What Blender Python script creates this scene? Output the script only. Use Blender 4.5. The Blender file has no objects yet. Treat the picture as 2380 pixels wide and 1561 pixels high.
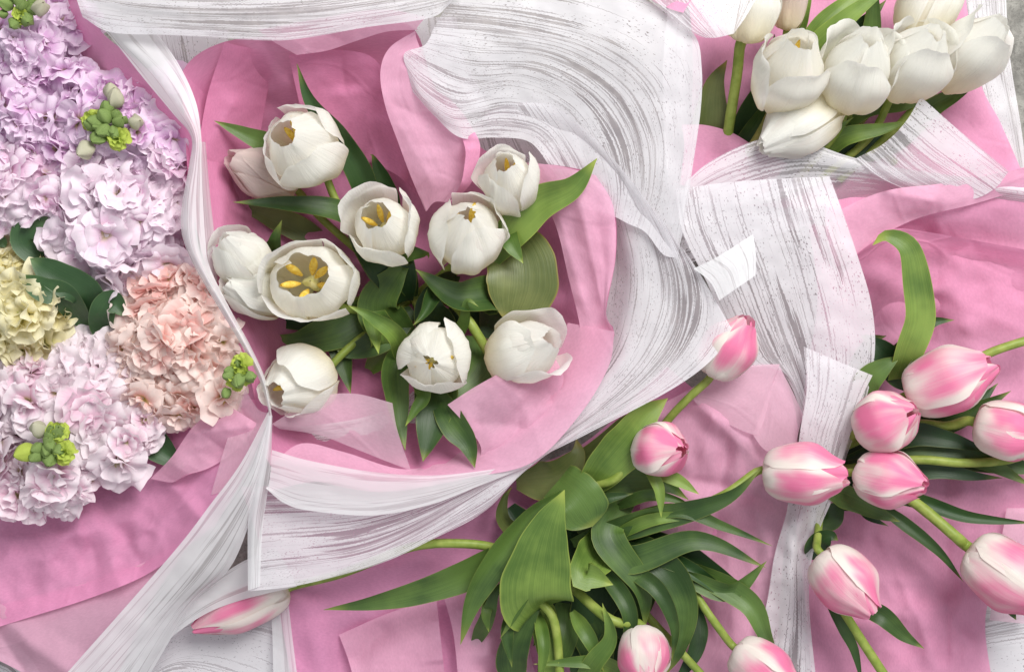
import bpy, math, random
from mathutils import Vector, Matrix, noise
R_ = math.radians
sc = bpy.context.scene
COL = sc.collection
S = 0.0003                 # metres per photo unit (the photo is 2380 x 1561 units on the table)
CX, CY, H = 1190.0, 780.5, 3000.0

# ---------------------------------------------------------------- camera, world, light, exposure
cam = bpy.data.cameras.new('camera'); cam.sensor_fit = 'HORIZONTAL'
cam.angle = 2 * math.atan(1190 / H); cam.clip_start = 0.02; cam.clip_end = 50
co = bpy.data.objects.new('camera', cam); co.location = (0, 0, H * S); COL.objects.link(co); sc.camera = co
w = bpy.data.worlds.new('World'); sc.world = w; w.use_nodes = True
w.node_tree.nodes['Background'].inputs[0].default_value = (0.93, 0.96, 1.0, 1)
w.node_tree.nodes['Background'].inputs[1].default_value = 0.46
def area(name, loc, size, power, col):
    l = bpy.data.lights.new(name, 'AREA'); l.shape = 'DISK'; l.size = size; l.energy = power; l.color = col
    o = bpy.data.objects.new(name, l); COL.objects.link(o); o.location = loc
    o.rotation_euler = (-Vector(loc)).to_track_quat('-Z', 'Y').to_euler()
area('overhead_light', (0.55, 0.85, 1.35), 0.85, 27.5, (1.0, 0.985, 0.96))  # one broad overhead lamp for the soft light from the upper right
sc.view_settings.view_transform = 'Standard'; sc.view_settings.look = 'None'
sc.view_settings.exposure = 0.36; sc.view_settings.gamma = 1.0
sc.cycles.transparent_max_bounces = 24
sc.cycles.max_bounces = 10

# ---------------------------------------------------------------- helpers
def Wp(x, y, z):
    k = (H - z) / H
    return Vector(((x - CX) * S * k, -(y - CY) * S * k, z * S))
def cat(pts, n, closed=False, even=True):
    """Catmull-Rom through pts, n+1 samples, spaced evenly by length."""
    P = [Vector(p) for p in pts]
    m = len(P)
    if m == 2: return [P[0].lerp(P[1], i / n) for i in range(n + 1)]
    if closed: G = lambda i: P[i % m]; segs = m
    else:
        def G(i):
            if i < 0: return P[0] * 2 - P[1]
            if i >= m: return P[-1] * 2 - P[-2]
            return P[i]
        segs = m - 1
    def ev(i, t):
        a, b, c, d = G(i - 1), G(i), G(i + 1), G(i + 2)
        return 0.5 * ((2 * b) + (c - a) * t + (2 * a - 5 * b + 4 * c - d) * t * t + (3 * b - a - 3 * c + d) * t ** 3)
    if not even:
        out = []
        for k in range(n + 1):
            f = k / n * segs; i = min(int(f), segs - 1); out.append(ev(i, f - i))
        return out
    fine = [ev(i, j / 12) for i in range(segs) for j in range(12)] + [ev(segs - 1, 1.0)]
    L = [0.0]
    for a, b in zip(fine, fine[1:]): L.append(L[-1] + (b - a).length)
    out = []; j = 0
    for k in range(n + 1):
        s = L[-1] * k / n
        while j < len(L) - 2 and L[j + 1] < s: j += 1
        d = L[j + 1] - L[j]
        out.append(fine[j].lerp(fine[j + 1], 0 if d < 1e-9 else (s - L[j]) / d))
    return out
def nz(x, y, z=0.0): return noise.noise(Vector((x, y, z)))
def fbm(x, y, z=0.0): return nz(x, y, z) + 0.5 * nz(2.1 * x, 2.1 * y, z + 7) + 0.25 * nz(4.3 * x, 4.3 * y, z + 13)
def grid_mesh(name, V, nu, nv, uvs=None):
    """V[i][j] grid (nu+1)x(nv+1)"""
    vs = [tuple(V[i][j]) for i in range(nu + 1) for j in range(nv + 1)]
    fs = [(i * (nv + 1) + j, (i + 1) * (nv + 1) + j, (i + 1) * (nv + 1) + j + 1, i * (nv + 1) + j + 1) for i in range(nu) for j in range(nv)]
    me = bpy.data.meshes.new(name); me.from_pydata(vs, [], fs)
    uv = me.uv_layers.new(name='UVMap')
    flat = [uvs[i][j] if uvs else (j / nv, i / nu) for i in range(nu + 1) for j in range(nv + 1)]
    for p in me.polygons:
        p.use_smooth = True
        for li in p.loop_indices: uv.data[li].uv = flat[me.loops[li].vertex_index]
    return me
def obj(name, me, mat, parent=None, loc=None):
    o = bpy.data.objects.new(name, me); COL.objects.link(o)
    if mat and not me.materials: me.materials.append(mat)
    if parent: o.parent = parent
    if loc is not None: o.location = loc
    return o
def tag(o, label, catg, group=None):
    o['label'] = label; o['category'] = catg
    if group: o['group'] = group
    return o
def thing(name, loc, label, catg, group=None):
    o = bpy.data.objects.new(name, None); COL.objects.link(o); o.location = loc; o.empty_display_size = 0.01
    return tag(o, label, catg, group)

# ---------------------------------------------------------------- materials
def newmat(name):
    m = bpy.data.materials.new(name); m.use_nodes = True
    nt = m.node_tree
    for n in list(nt.nodes): nt.nodes.remove(n)
    return m, nt
class NT:
    def __init__(s, nt): s.nt = nt
    def n(s, t, **kw):
        nd = s.nt.nodes.new(t)
        for k, v in kw.items():
            if k in nd.inputs.keys() if False else False: pass
            setattr(nd, k, v)
        return nd
    def l(s, a, b): s.nt.links.new(a, b)
    def val(s, sock, v):
        if hasattr(v, 'is_linked') or hasattr(v, 'links'): s.l(v, sock)
        else: sock.default_value = v
    def math(s, op, a, b=0.0, c=None, clamp=False):
        nd = s.n('ShaderNodeMath', operation=op, use_clamp=clamp)
        s.val(nd.inputs[0], a); s.val(nd.inputs[1], b)
        if c is not None: s.val(nd.inputs[2], c)
        return nd.outputs[0]
    def smooth(s, x, a, b, lo=0.0, hi=1.0):
        nd = s.n('ShaderNodeMapRange', interpolation_type='SMOOTHSTEP')
        s.val(nd.inputs['Value'], x)
        for k, v in zip(('From Min', 'From Max', 'To Min', 'To Max'), (a, b, lo, hi)): s.val(nd.inputs[k], v)
        return nd.outputs[0]
    def noise(s, vec, scale, detail=2.0, rough=0.5, dims='3D'):
        nd = s.n('ShaderNodeTexNoise', noise_dimensions=dims)
        s.l(vec, nd.inputs['Vector']); nd.inputs['Scale'].default_value = scale
        nd.inputs['Detail'].default_value = detail; nd.inputs['Roughness'].default_value = rough
        return nd.outputs['Fac']
    def scalev(s, vec, sc, off=(0, 0, 0)):
        nd = s.n('ShaderNodeMapping'); s.l(vec, nd.inputs['Vector'])
        nd.inputs['Scale'].default_value = sc; nd.inputs['Location'].default_value = off
        return nd.outputs[0]
    def mix(s, f, a, b):
        nd = s.n('ShaderNodeMix', data_type='RGBA')
        s.val(nd.inputs[0], f)
        for sock, v in ((nd.inputs[6], a), (nd.inputs[7], b)):
            if isinstance(v, tuple): sock.default_value = (*v[:3], 1)
            else: s.l(v, sock)
        return nd.outputs[2]
    def bump(s, h, strength, dist):
        nd = s.n('ShaderNodeBump'); nd.inputs['Strength'].default_value = strength; nd.inputs['Distance'].default_value = dist
        s.l(h, nd.inputs['Height']); return nd.outputs[0]
    def thin(s, col, normal, rough, trans, spec=0.3, alpha=1.0, tcol=None):
        """thin sheet: principled + translucent (+ part transparent)"""
        p = s.n('ShaderNodeBsdfPrincipled'); p.inputs['Roughness'].default_value = rough
        p.inputs['Specular IOR Level'].default_value = spec
        t = s.n('ShaderNodeBsdfTranslucent')
        if isinstance(col, tuple):
            p.inputs['Base Color'].default_value = (*col, 1); t.inputs['Color'].default_value = (*col, 1)
        else: s.l(col, p.inputs['Base Color']); s.l(col, t.inputs['Color'])
        if normal: s.l(normal, p.inputs['Normal']); s.l(normal, t.inputs['Normal'])
        m1 = s.n('ShaderNodeMixShader'); m1.inputs[0].default_value = trans
        s.l(p.outputs[0], m1.inputs[1]); s.l(t.outputs[0], m1.inputs[2])
        out = s.n('ShaderNodeOutputMaterial')
        if alpha is 1.0: s.l(m1.outputs[0], out.inputs[0]); return
        tr = s.n('ShaderNodeBsdfTransparent')
        if tcol: tr.inputs[0].default_value = (*tcol, 1)
        m2 = s.n('ShaderNodeMixShader'); s.val(m2.inputs[0], alpha)
        s.l(tr.outputs[0], m2.inputs[1]); s.l(m1.outputs[0], m2.inputs[2]); s.l(m2.outputs[0], out.inputs[0])

def mat_print(name, seed, dens=0.5, aw=0.80, ag=0.38, gcol=(0.54, 0.48, 0.515)):
    """clear film printed with white brush strokes; the gaps let what is below show through. UV in photo units: u across strokes, v along"""
    m, nt = newmat(name); g = NT(nt)
    uv = g.n('ShaderNodeUVMap').outputs[0]
    # ragged edges: shift across by blocky noise along
    wob = g.noise(g.scalev(uv, (0.05, 0.20, 1), (seed, 0, 0)), 1.0, 2.0)
    sep = g.n('ShaderNodeSeparateXYZ'); g.l(uv, sep.inputs[0])
    x = g.math('ADD', sep.outputs[0], g.math('MULTIPLY', g.math('SUBTRACT', wob, 0.5), 5.0))
    cmb = g.n('ShaderNodeCombineXYZ'); g.l(x, cmb.inputs[0]); g.l(sep.outputs[1], cmb.inputs[1]); cmb.inputs[2].default_value = seed * 3.7
    v = cmb.outputs[0]
    fine = g.noise(g.scalev(v, (0.22, 0.0030, 1)), 1.0, 3.0, 0.65)
    wide = g.noise(g.scalev(v, (0.065, 0.0018, 1), (5, 9, 2)), 1.0, 3.0, 0.7)
    zone = g.noise(g.scalev(v, (0.009, 0.0022, 1), (1, 4, 8)), 1.0, 1.0)
    th = g.smooth(zone, 0.32, 0.66, 0.67, 0.55)
    th = g.math('SUBTRACT', th, 0.16 * (dens - 0.5))
    s1 = g.smooth(g.math('SUBTRACT', fine, th), -0.012, 0.022)
    th2 = g.math('ADD', th, 0.045)
    s2 = g.smooth(g.math('SUBTRACT', wide, th2), -0.008, 0.012)
    spk = g.noise(g.scalev(uv, (0.34, 0.13, 1), (2, seed, 0)), 1.0, 1.0)
    spz = g.noise(g.scalev(uv, (0.03, 0.012, 1), (7, seed, 0)), 1.0, 2.0)
    spe = g.smooth(g.math('ADD', spk, g.math('MULTIPLY', g.math('SUBTRACT', spz, 0.5), 0.35)), 0.675, 0.70)
    gap = g.math('MAXIMUM', g.math('MAXIMUM', g.math('MULTIPLY', s1, 0.6), g.math('MULTIPLY', s2, 0.85)), g.math('MULTIPLY', spe, 1.0), clamp=True)
    col = g.mix(gap, (0.83, 0.81, 0.84), gcol)
    al = g.math('SUBTRACT', aw, g.math('MULTIPLY', gap, aw - ag))
    h = g.noise(g.scalev(uv, (0.02, 0.006, 1)), 1.0, 3.0)
    g.thin(col, g.bump(h, 0.35, 0.002), 0.38, 0.28, 0.35, al)
    return m
def mat_plainfilm(name, aw=0.72):
    m, nt = newmat(name); g = NT(nt)
    uv = g.n('ShaderNodeUVMap').outputs[0]
    f = g.noise(g.scalev(uv, (0.11, 0.002, 1)), 1.0, 3.0, 0.6)
    st = g.smooth(f, 0.52, 0.64)
    col = g.mix(g.math('MULTIPLY', st, 0.5), (0.84, 0.84, 0.85), (0.52, 0.5, 0.5))
    al = g.math('SUBTRACT', aw, g.math('MULTIPLY', st, 0.2))
    h = g.noise(g.scalev(uv, (0.06, 0.004, 1)), 1.0, 2.0)
    g.thin(col, g.bump(h, 0.3, 0.001), 0.35, 0.3, 0.4, al)
    return m
def mat_tissue(name, col, alpha=0.9, trans=0.35):
    m, nt = newmat(name); g = NT(nt)
    uv = g.n('ShaderNodeUVMap').outputs[0]
    fib = g.noise(g.scalev(uv, (0.25, 0.11, 1)), 1.0, 4.0, 0.7)
    mot = g.noise(g.scalev(uv, (0.011, 0.011, 1)), 1.0, 3.0, 0.6)
    c2 = tuple(min(1, c * 1.05 + 0.02) for c in col); c1 = tuple(c * 0.96 for c in col)
    c = g.mix(g.smooth(g.math('ADD', g.math('MULTIPLY', fib, 0.72), g.math('MULTIPLY', mot, 0.28)), 0.36, 0.66), c1, c2)
    vor = g.n('ShaderNodeTexVoronoi', feature='DISTANCE_TO_EDGE')
    warp = g.scalev(uv, (0.0045, 0.0045, 1)); g.l(warp, vor.inputs['Vector'])
    vor.inputs['Scale'].default_value = 1.0
    cre = g.smooth(vor.outputs['Distance'], 0.0, 0.05)
    wr = g.noise(g.scalev(uv, (0.02, 0.008, 1)), 1.0, 3.0, 0.6)
    h = g.math('ADD', g.math('MULTIPLY', cre, 0.25), g.math('ADD', g.math('MULTIPLY', wr, 0.6), g.math('MULTIPLY', fib, 0.05)))
    g.thin(c, g.bump(h, 0.5, 0.0018), 0.75, trans, 0.15, alpha)
    return m
def mat_petal_white(name, base=(0.93, 0.925, 0.88), blush=0.2):
    m, nt = newmat(name); g = NT(nt)
    uv = g.n('ShaderNodeUVMap').outputs[0]
    sep = g.n('ShaderNodeSeparateXYZ'); g.l(uv, sep.inputs[0])
    oi = g.n('ShaderNodeObjectInfo')
    ve = g.noise(g.scalev(uv, (42, 2.2, 1)), 1.0, 3.0, 0.6)
    lo = g.noise(g.scalev(uv, (2, 2, 1)), 1.0, 2.0)
    c = g.mix(g.math('MULTIPLY', g.smooth(lo, 0.45, 0.75), blush), base, (0.86, 0.70, 0.66))
    c = g.mix(g.smooth(ve, 0.5, 0.8, 0, 0.22), c, (0.76, 0.74, 0.62))
    geo = g.n('ShaderNodeNewGeometry')
    c = g.mix(g.smooth(sep.outputs[1], 0.05, 0.75, 0.75, 0.0), c, (0.97, 0.88, 0.60))
    c = g.mix(g.smooth(sep.outputs[1], 0.0, 0.16, 0.5, 0.0), c, (0.80, 0.78, 0.36))
    h = g.math('ADD', ve, g.math('MULTIPLY', lo, 1.5))
    g.thin(c, g.bump(h, 0.6, 0.0009), 0.5, 0.5, 0.2)
    return m
def mat_petal_pink(name):
    m, nt = newmat(name); g = NT(nt)
    uv = g.n('ShaderNodeUVMap').outputs[0]
    sep = g.n('ShaderNodeSeparateXYZ'); g.l(uv, sep.inputs[0])
    oi = g.n('ShaderNodeObjectInfo')
    add = g.n('ShaderNodeCombineXYZ'); g.l(g.math('MULTIPLY', oi.outputs['Random'], 20.0), add.inputs[2])
    vadd = g.n('ShaderNodeVectorMath', operation='ADD'); g.l(uv, vadd.inputs[0]); g.l(add.outputs[0], vadd.inputs[1])
    V = vadd.outputs[0]
    st = g.noise(g.scalev(V, (34, 1.6, 1)), 1.0, 4.0, 0.65)
    lo = g.noise(g.scalev(V, (2.6, 1.7, 1)), 1.0, 2.0)
    av = g.math('ABSOLUTE', g.math('SUBTRACT', g.math('MULTIPLY', sep.outputs[0], 2.0), 1.0))
    e = g.smooth(sep.outputs[1], 0.10, 0.50)
    edge = g.smooth(av, 0.50, 1.02, 1.0, 0.05)
    k = g.math('ADD', g.math('MULTIPLY', e, edge), g.math('ADD', g.math('MULTIPLY', g.math('SUBTRACT', st, 0.5), 0.4), g.math('MULTIPLY', g.math('SUBTRACT', lo, 0.5), 2.1)))
    k = g.smooth(k, 0.22, 1.25)
    c = g.mix(k, (0.89, 0.84, 0.78), (0.88, 0.26, 0.455))
    c = g.mix(g.smooth(sep.outputs[1], 0.0, 0.16, 0.6, 0.0), c, (0.72, 0.70, 0.42))
    g.thin(c, g.bump(st, 0.4, 0.0007), 0.5, 0.36, 0.25)
    return m
def mat_leaf(name, c1, c2, tip=(0.42, 0.44, 0.06)):
    m, nt = newmat(name); g = NT(nt)
    uv = g.n('ShaderNodeUVMap').outputs[0]
    sep = g.n('ShaderNodeSeparateXYZ'); g.l(uv, sep.inputs[0])
    oi = g.n('ShaderNodeObjectInfo')
    ve = g.noise(g.scalev(uv, (48, 0.8, 1)), 1.0, 2.0, 0.6)
    tc = g.n('ShaderNodeTexCoord')
    lo = g.noise(tc.outputs['Object'], 28.0, 3.0)
    f = g.math('ADD', g.math('MULTIPLY', ve, 0.25), g.math('ADD', g.math('MULTIPLY', lo, 0.75), g.math('MULTIPLY', g.math('SUBTRACT', oi.outputs['Random'], 0.5), 0.22)))
    c = g.mix(g.smooth(f, 0.35, 0.68), c1, c2)
    av = g.math('ABSOLUTE', g.math('SUBTRACT', g.math('MULTIPLY', sep.outputs[0], 2.0), 1.0))
    c = g.mix(g.smooth(av, 0.93, 1.0, 0, 0.5), c, tip)
    c = g.mix(g.smooth(sep.outputs[1], 0.86, 1.0, 0, 0.7), c, tip)
    g.thin(c, g.bump(ve, 0.25, 0.0008), 0.42, 0.16, 0.45)
    return m
def mat_simple(name, c1, c2, scale=200.0, rough=0.6, trans=0.15, spec=0.3, bumpd=0.0008):
    m, nt = newmat(name); g = NT(nt)
    tc = g.n('ShaderNodeTexCoord')
    f = g.noise(tc.outputs['Object'], scale, 3.0, 0.6)
    c = g.mix(g.smooth(f, 0.35, 0.65), c1, c2)
    g.thin(c, g.bump(f, 0.4, bumpd), rough, trans, spec)
    return m
def mat_floret(name, c_edge, c_mid, c_core):
    m, nt = newmat(name); g = NT(nt)
    uv = g.n('ShaderNodeUVMap').outputs[0]
    sep = g.n('ShaderNodeSeparateXYZ'); g.l(uv, sep.inputs[0])
    oi = g.n('ShaderNodeObjectInfo')
    ve = g.noise(g.scalev(uv, (16, 2, 1)), 1.0, 2.0, 0.6)
    k = g.math('ADD', sep.outputs[1], g.math('ADD', g.math('MULTIPLY', g.math('SUBTRACT', oi.outputs['Random'], 0.5), 0.7), g.math('MULTIPLY', g.math('SUBTRACT', ve, 0.5), 0.5)))
    c = g.mix(g.smooth(k, 0.3, 0.85), c_mid, c_edge)
    c = g.mix(g.smooth(sep.outputs[1], 0.06, 0.42, 1.0, 0.0), c, c_core)
    g.thin(c, g.bump(ve, 0.35, 0.0005), 0.55, 0.36, 0.2)
    return m
M = {}
M['print'] = mat_print('printed_film', 1.0, 0.78)
M['print_dense'] = mat_print('densely_streaked_film', 5.0, 0.72)
M['print_light'] = mat_print('lightly_streaked_film', 9.0, 0.6)
M['film'] = mat_plainfilm('plain_film', 0.80)
M['film_thin'] = mat_plainfilm('thin_film', 0.66)
M['tissue'] = mat_tissue('pink_tissue', (0.83, 0.37, 0.56), 0.92)
M['tissue_shaded'] = mat_tissue('shaded_pink_tissue', (0.72, 0.27, 0.45), 0.95)  # darker copy of the pink; recess shade of the central cup put into colour
M['tissue_hot'] = mat_tissue('strong_pink_tissue', (0.86, 0.36, 0.59), 0.92)
M['tissue_light'] = mat_tissue('light_pink_tissue', (0.85, 0.47, 0.63), 0.84)
M['tissue_pale'] = mat_tissue('pale_pink_tissue', (0.85, 0.58, 0.69), 0.62)
M['white'] = mat_petal_white('white_petal')
M['blush'] = mat_petal_white('blush_petal', (0.80, 0.68, 0.64), 0.5)
M['pink'] = mat_petal_pink('pink_petal')
M['leaf'] = mat_leaf('green_leaf', (0.028, 0.066, 0.014), (0.105, 0.185, 0.038), (0.26, 0.30, 0.06))
M['leaf_light'] = mat_leaf('fresh_leaf', (0.075, 0.145, 0.024), (0.215, 0.32, 0.062), (0.42, 0.48, 0.09))
M['leaf_dark_shaded'] = mat_leaf('dark_shaded_leaf', (0.012, 0.04, 0.010), (0.035, 0.085, 0.022), (0.22, 0.26, 0.05))  # dark green leaves, made darker still to put gap shade into the colour
M['leaf_olive'] = mat_leaf('olive_leaf', (0.09, 0.12, 0.03), (0.19, 0.22, 0.07), (0.38, 0.30, 0.06))
M['stem'] = mat_simple('tulip_stem', (0.22, 0.30, 0.05), (0.33, 0.40, 0.09), 90, 0.45)
M['stem_dark'] = mat_simple('olive_stem', (0.15, 0.17, 0.035), (0.26, 0.24, 0.06), 90, 0.45)
M['anther'] = mat_simple('yellow_anther', (0.78, 0.52, 0.06), (0.92, 0.72, 0.16), 400, 0.7, 0.3)
M['pistil'] = mat_simple('pistil', (0.78, 0.74, 0.28), (0.88, 0.82, 0.42), 300, 0.6)
M['stockleaf'] = mat_leaf('velvety_leaf', (0.035, 0.085, 0.03), (0.075, 0.16, 0.055), (0.16, 0.25, 0.10))
M['bud'] = mat_simple('green_bud', (0.11, 0.20, 0.05), (0.32, 0.42, 0.13), 160, 0.6)
M['limebud'] = mat_simple('lime_bud', (0.40, 0.52, 0.05), (0.62, 0.72, 0.16), 160, 0.55, 0.25)
M['palebud'] = mat_simple('pale_bud', (0.50, 0.52, 0.30), (0.70, 0.64, 0.55), 140, 0.55, 0.25)
M['lilac'] = mat_floret('lilac_floret', (0.92, 0.77, 0.90), (0.82, 0.54, 0.79), (0.48, 0.42, 0.20))
M['lilacpale'] = mat_floret('pale_lilac_floret', (0.94, 0.83, 0.90), (0.87, 0.64, 0.79), (0.60, 0.50, 0.30))
M['blushf'] = mat_floret('blush_floret', (0.94, 0.85, 0.89), (0.87, 0.63, 0.74), (0.56, 0.50, 0.24))
M['peach'] = mat_floret('peach_floret', (0.95, 0.80, 0.75), (0.93, 0.60, 0.56), (0.66, 0.58, 0.20))
M['cream'] = mat_floret('cream_floret', (0.93, 0.88, 0.62), (0.88, 0.79, 0.42), (0.50, 0.52, 0.14))
def mat_ground():
    m, nt = newmat('grey_concrete'); g = NT(nt)
    tc = g.n('ShaderNodeTexCoord')
    a = g.noise(tc.outputs['Object'], 60, 6, 0.7); b = g.noise(tc.outputs['Object'], 420, 4, 0.7)
    c = g.mix(g.smooth(a, 0.35, 0.65), (0.17, 0.165, 0.15), (0.33, 0.32, 0.29))
    c = g.mix(g.smooth(b, 0.5, 0.7, 0, 0.6), c, (0.09, 0.085, 0.08))
    g.thin(c, g.bump(b, 0.6, 0.002), 0.85, 0.0, 0.2)
    return m

# ---------------------------------------------------------------- the setting
gm = bpy.data.meshes.new('ground'); gs = 4.0
gm.from_pydata([(-gs, -gs, -0.003), (gs, -gs, -0.003), (gs, gs, -0.003), (-gs, gs, -0.003)], [], [(0, 1, 2, 3)])
g_ = obj('floor', gm, mat_ground()); g_['kind'] = 'structure'

# ---------------------------------------------------------------- sheets of paper
def sheet(name, rails, mat, parent=None, nu=70, nv=30, amp=6, freq=0.012, ridge=0.0, rfreq=0.008, seed=0, closed=False, crisp=False, side=0, cr=(), auto=0):
    base = parent.location.copy() if parent else Vector((0, 0, 0))
    rs = [cat(r, nu, closed) for r in rails]
    cr = list(cr); cz = random.Random(seed * 13 + 5)
    for _ in range(auto):
        a = rs[cz.randrange(len(rs))][cz.randrange(nu)]; b = rs[cz.randrange(len(rs))][cz.randrange(nu)]
        if (a - b).length > 60: cr.append((a.x, a.y, b.x, b.y, cz.choice((-1, 1)) * cz.uniform(9, 20), cz.uniform(30, 75)))
    V = []; UV = []
    mid = rs[len(rs) // 2]
    wid = sum((rs[k + 1][nu // 2] - rs[k][nu // 2]).length for k in range(len(rs) - 1))
    leng = sum((mid[i + 1] - mid[i]).length for i in range(nu))
    for i in range(nu + 1):
        colp = [r[i] for r in rs]
        if crisp:
            c = []
            for j in range(nv + 1):
                f = j / nv * (len(rs) - 1); k = min(int(f), len(rs) - 2); c.append(colp[k].lerp(colp[k + 1], f - k))
        else: c = cat(colp, nv, even=False)
        row = []; uvr = []
        for j, p in enumerate(c):
            q = (p.x * freq, p.y * freq, seed * 11.3)
            d = amp * fbm(*q)
            ef = min(1.0, 0.25 + 5 * (j / nv) * (1 - j / nv)) * ridge
            if ridge: d += ef * (0.5 - abs(nz(p.x * rfreq + 3, p.y * rfreq, seed * 5.1 + 2)) * 2.2) + ef * 0.4 * (0.5 - abs(nz(p.x * rfreq * 2.4, p.y * rfreq * 2.4, seed * 5.1 + 9)) * 2.2)
            if ridge:
                d += ef * 1.3 * (0.45 - noise.voronoi(Vector((p.x * rfreq * 0.75 + seed, p.y * rfreq * 0.75, seed)))[0][0])
            for (x0, y0, x1, y1, hh, ww) in cr:
                dx, dy = x1 - x0, y1 - y0; LL = dx * dx + dy * dy
                tt = ((p.x - x0) * dx + (p.y - y0) * dy) / LL
                if -0.05 < tt < 1.05:
                    dist = abs((p.x - x0) * dy - (p.y - y0) * dx) / math.sqrt(LL)
                    if dist < ww: d += hh * (1 - dist / ww) ** 1.3 * min(1, 6 * min(tt + .05, 1.05 - tt))
            z = max(1.0, p.z + d)
            row.append(Wp(p.x, p.y, z) - base)
            uvr.append((j / nv * wid + seed * 137.0, i / nu * leng + seed * 71.0))
        V.append(row); UV.append(uvr)
    me = grid_mesh(name, V, nu, nv, UV)
    return obj(name, me, mat, parent)
def paper(name, x, y, z, label, catg, group=None): return thing(name, Wp(x, y, z), label, catg, group)
PW, PT = 'printed wrapping papers of the bouquets', 'pink tissue sheets inside the wraps'

# bouquet at the upper right
t = paper('wrapping_paper', 2000, 300, 0, 'white streaked paper around the upper right white tulips, with a pointed corner standing up', 'wrapping paper', PW)
sheet('back_panel', [[(1560, -60, 12), (1540, 200, 12), (1560, 520, 12)], [(1950, -60, 12), (2000, 200, 12), (2080, 520, 12)], [(2240, -60, 16), (2270, 160, 18), (2330, 420, 18)],
      [(2336, -60, 26), (2346, 120, 26), (2374, 300, 24), (2395, 480, 20)]], M['print_light'], t, seed=1, amp=3)
sheet('front_band', [[(1592, 425, 150), (1650, 376, 158), (1740, 332, 165), (1840, 311, 172), (1915, 343, 166), (1990, 368, 158), (2120, 395, 145), (2400, 430, 135)],
      [(1588, 480, 140), (1700, 430, 150), (1850, 390, 155), (1990, 400, 150), (2120, 420, 142), (2410, 460, 130)],
      [(1580, 620, 80), (1750, 560, 80), (1900, 520, 76), (2000, 500, 64), (2150, 500, 54), (2420, 520, 46)]], M['print'], t, seed=2, amp=3)
sheet('standing_corner', [[(2140, 225, 205), (2235, 308, 190), (2345, 398, 160)], [(2105, 283, 198), (2190, 355, 180), (2310, 440, 145)], [(2055, 333, 182), (2130, 400, 165), (2250, 465, 135)],
      [(1990, 368, 164), (2050, 415, 155), (2150, 460, 130)]], M['print'], t, seed=3, amp=3)
t = paper('tissue_paper', 2000, 200, 0, 'mauve pink tissue lining the upper right bouquet, its corner beside a green leaf tip', 'tissue paper', PT)
sheet('floor_panel', [[(1590, -60, 60), (1610, 120, 40), (1600, 460, 40)], [(1720, -60, 20), (1740, 200, 14), (1760, 480, 20)], [(2000, -60, 22), (2050, 200, 26), (2150, 480, 30)],
      [(2236, -60, 36), (2275, 178, 40), (2325, 285, 40), (2378, 405, 40)]], M['tissue'], t, seed=4, auto=6, amp=4, ridge=6)
sheet('side_fold', [[(1585, 290, 78), (1640, 291, 84), (1700, 308, 90), (1750, 337, 92), (1830, 380, 90)], [(1590, 345, 92), (1660, 362, 96), (1740, 385, 96), (1800, 420, 90)],
      [(1580, 430, 100), (1650, 440, 100), (1780, 460, 90)]], M['tissue'], t, seed=5, auto=4, amp=4, nv=14)

# bouquet at the right
t = paper('wrapping_paper', 2320, 1500, 0, 'white streaked paper under the pink tissue at the lower right corner', 'wrapping paper', PW)
sheet('under_layer', [[(1860, 1400, 4), (2460, 1380, 4)], [(1860, 1640, 4), (2460, 1640, 4)]], M['film'], t, seed=61, amp=0, nv=4, nu=4)
sheet('corner_panel', [[(1860, 1420, 7), (2100, 1470, 7), (2460, 1400, 7)], [(1860, 1500, 7), (2100, 1520, 7), (2460, 1470, 7)], [(1860, 1640, 7), (2100, 1640, 7), (2460, 1620, 7)]], M['print'], t, seed=6, amp=2)
t = paper('tissue_paper', 2200, 900, 0, 'wide pink tissue sheet under the right bouquet of pink tulips', 'tissue paper', PT)
sheet('floor_panel', [[(1880, 520, 60), (1900, 700, 44), (1870, 900, 22), (1850, 1200, 20), (1870, 1380, 24), (1890, 1620, 24)],
      [(2010, 535, 70), (2040, 700, 30), (2060, 900, 18), (2020, 1200, 20), (2050, 1400, 24), (2060, 1620, 26)],
      [(2150, 545, 75), (2180, 700, 40), (2200, 900, 24), (2200, 1200, 26), (2200, 1400, 28), (2200, 1620, 28)],
      [(2400, 590, 80), (2430, 800, 50), (2430, 1000, 40), (2420, 1200, 36), (2296, 1400, 34), (2310, 1620, 32)]], M['tissue'], t, seed=7, auto=10, cr=[(2060, 620, 2400, 780, 14, 70), (2180, 560, 2300, 900, 14, 60), (2100, 1240, 2280, 1560, 14, 60), (1980, 1180, 2240, 1200, 12, 50), (1920, 1480, 2280, 1380, 12, 60)], amp=7, ridge=12, nu=110, nv=60)
sheet('side_fold', [[(2440, 1180, 46), (2430, 1300, 48), (2400, 1420, 48), (2395, 1450, 48)], [(2340, 1180, 46), (2320, 1300, 46), (2300, 1440, 46)]][::-1], M['tissue_pale'], t, seed=8, auto=4, amp=2, nv=10)
sheet('upper_fold', [[(1920, 470, 108), (1920, 540, 104), (1940, 620, 50)], [(2020, 450, 106), (2040, 530, 104), (2060, 600, 44)], [(2150, 425, 110), (2160, 505, 104), (2190, 580, 44)], [(2410, 385, 120), (2410, 470, 112), (2430, 620, 40)]],
      M['tissue'], t, seed=9, auto=4, amp=5, ridge=5, nu=20, nv=50)
sheet('folded_edge', [[(1930, 500, 122), (2010, 460, 132), (2085, 438, 145), (2200, 425, 152), (2410, 385, 158)], [(1950, 550, 118), (2030, 515, 126), (2120, 480, 138), (2230, 460, 140), (2410, 400, 150)],
      [(1980, 600, 112), (2050, 548, 116), (2140, 505, 122), (2260, 475, 126), (2410, 430, 135)]], M['tissue_light'], t, seed=10, auto=4, amp=4, nv=16)
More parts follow.
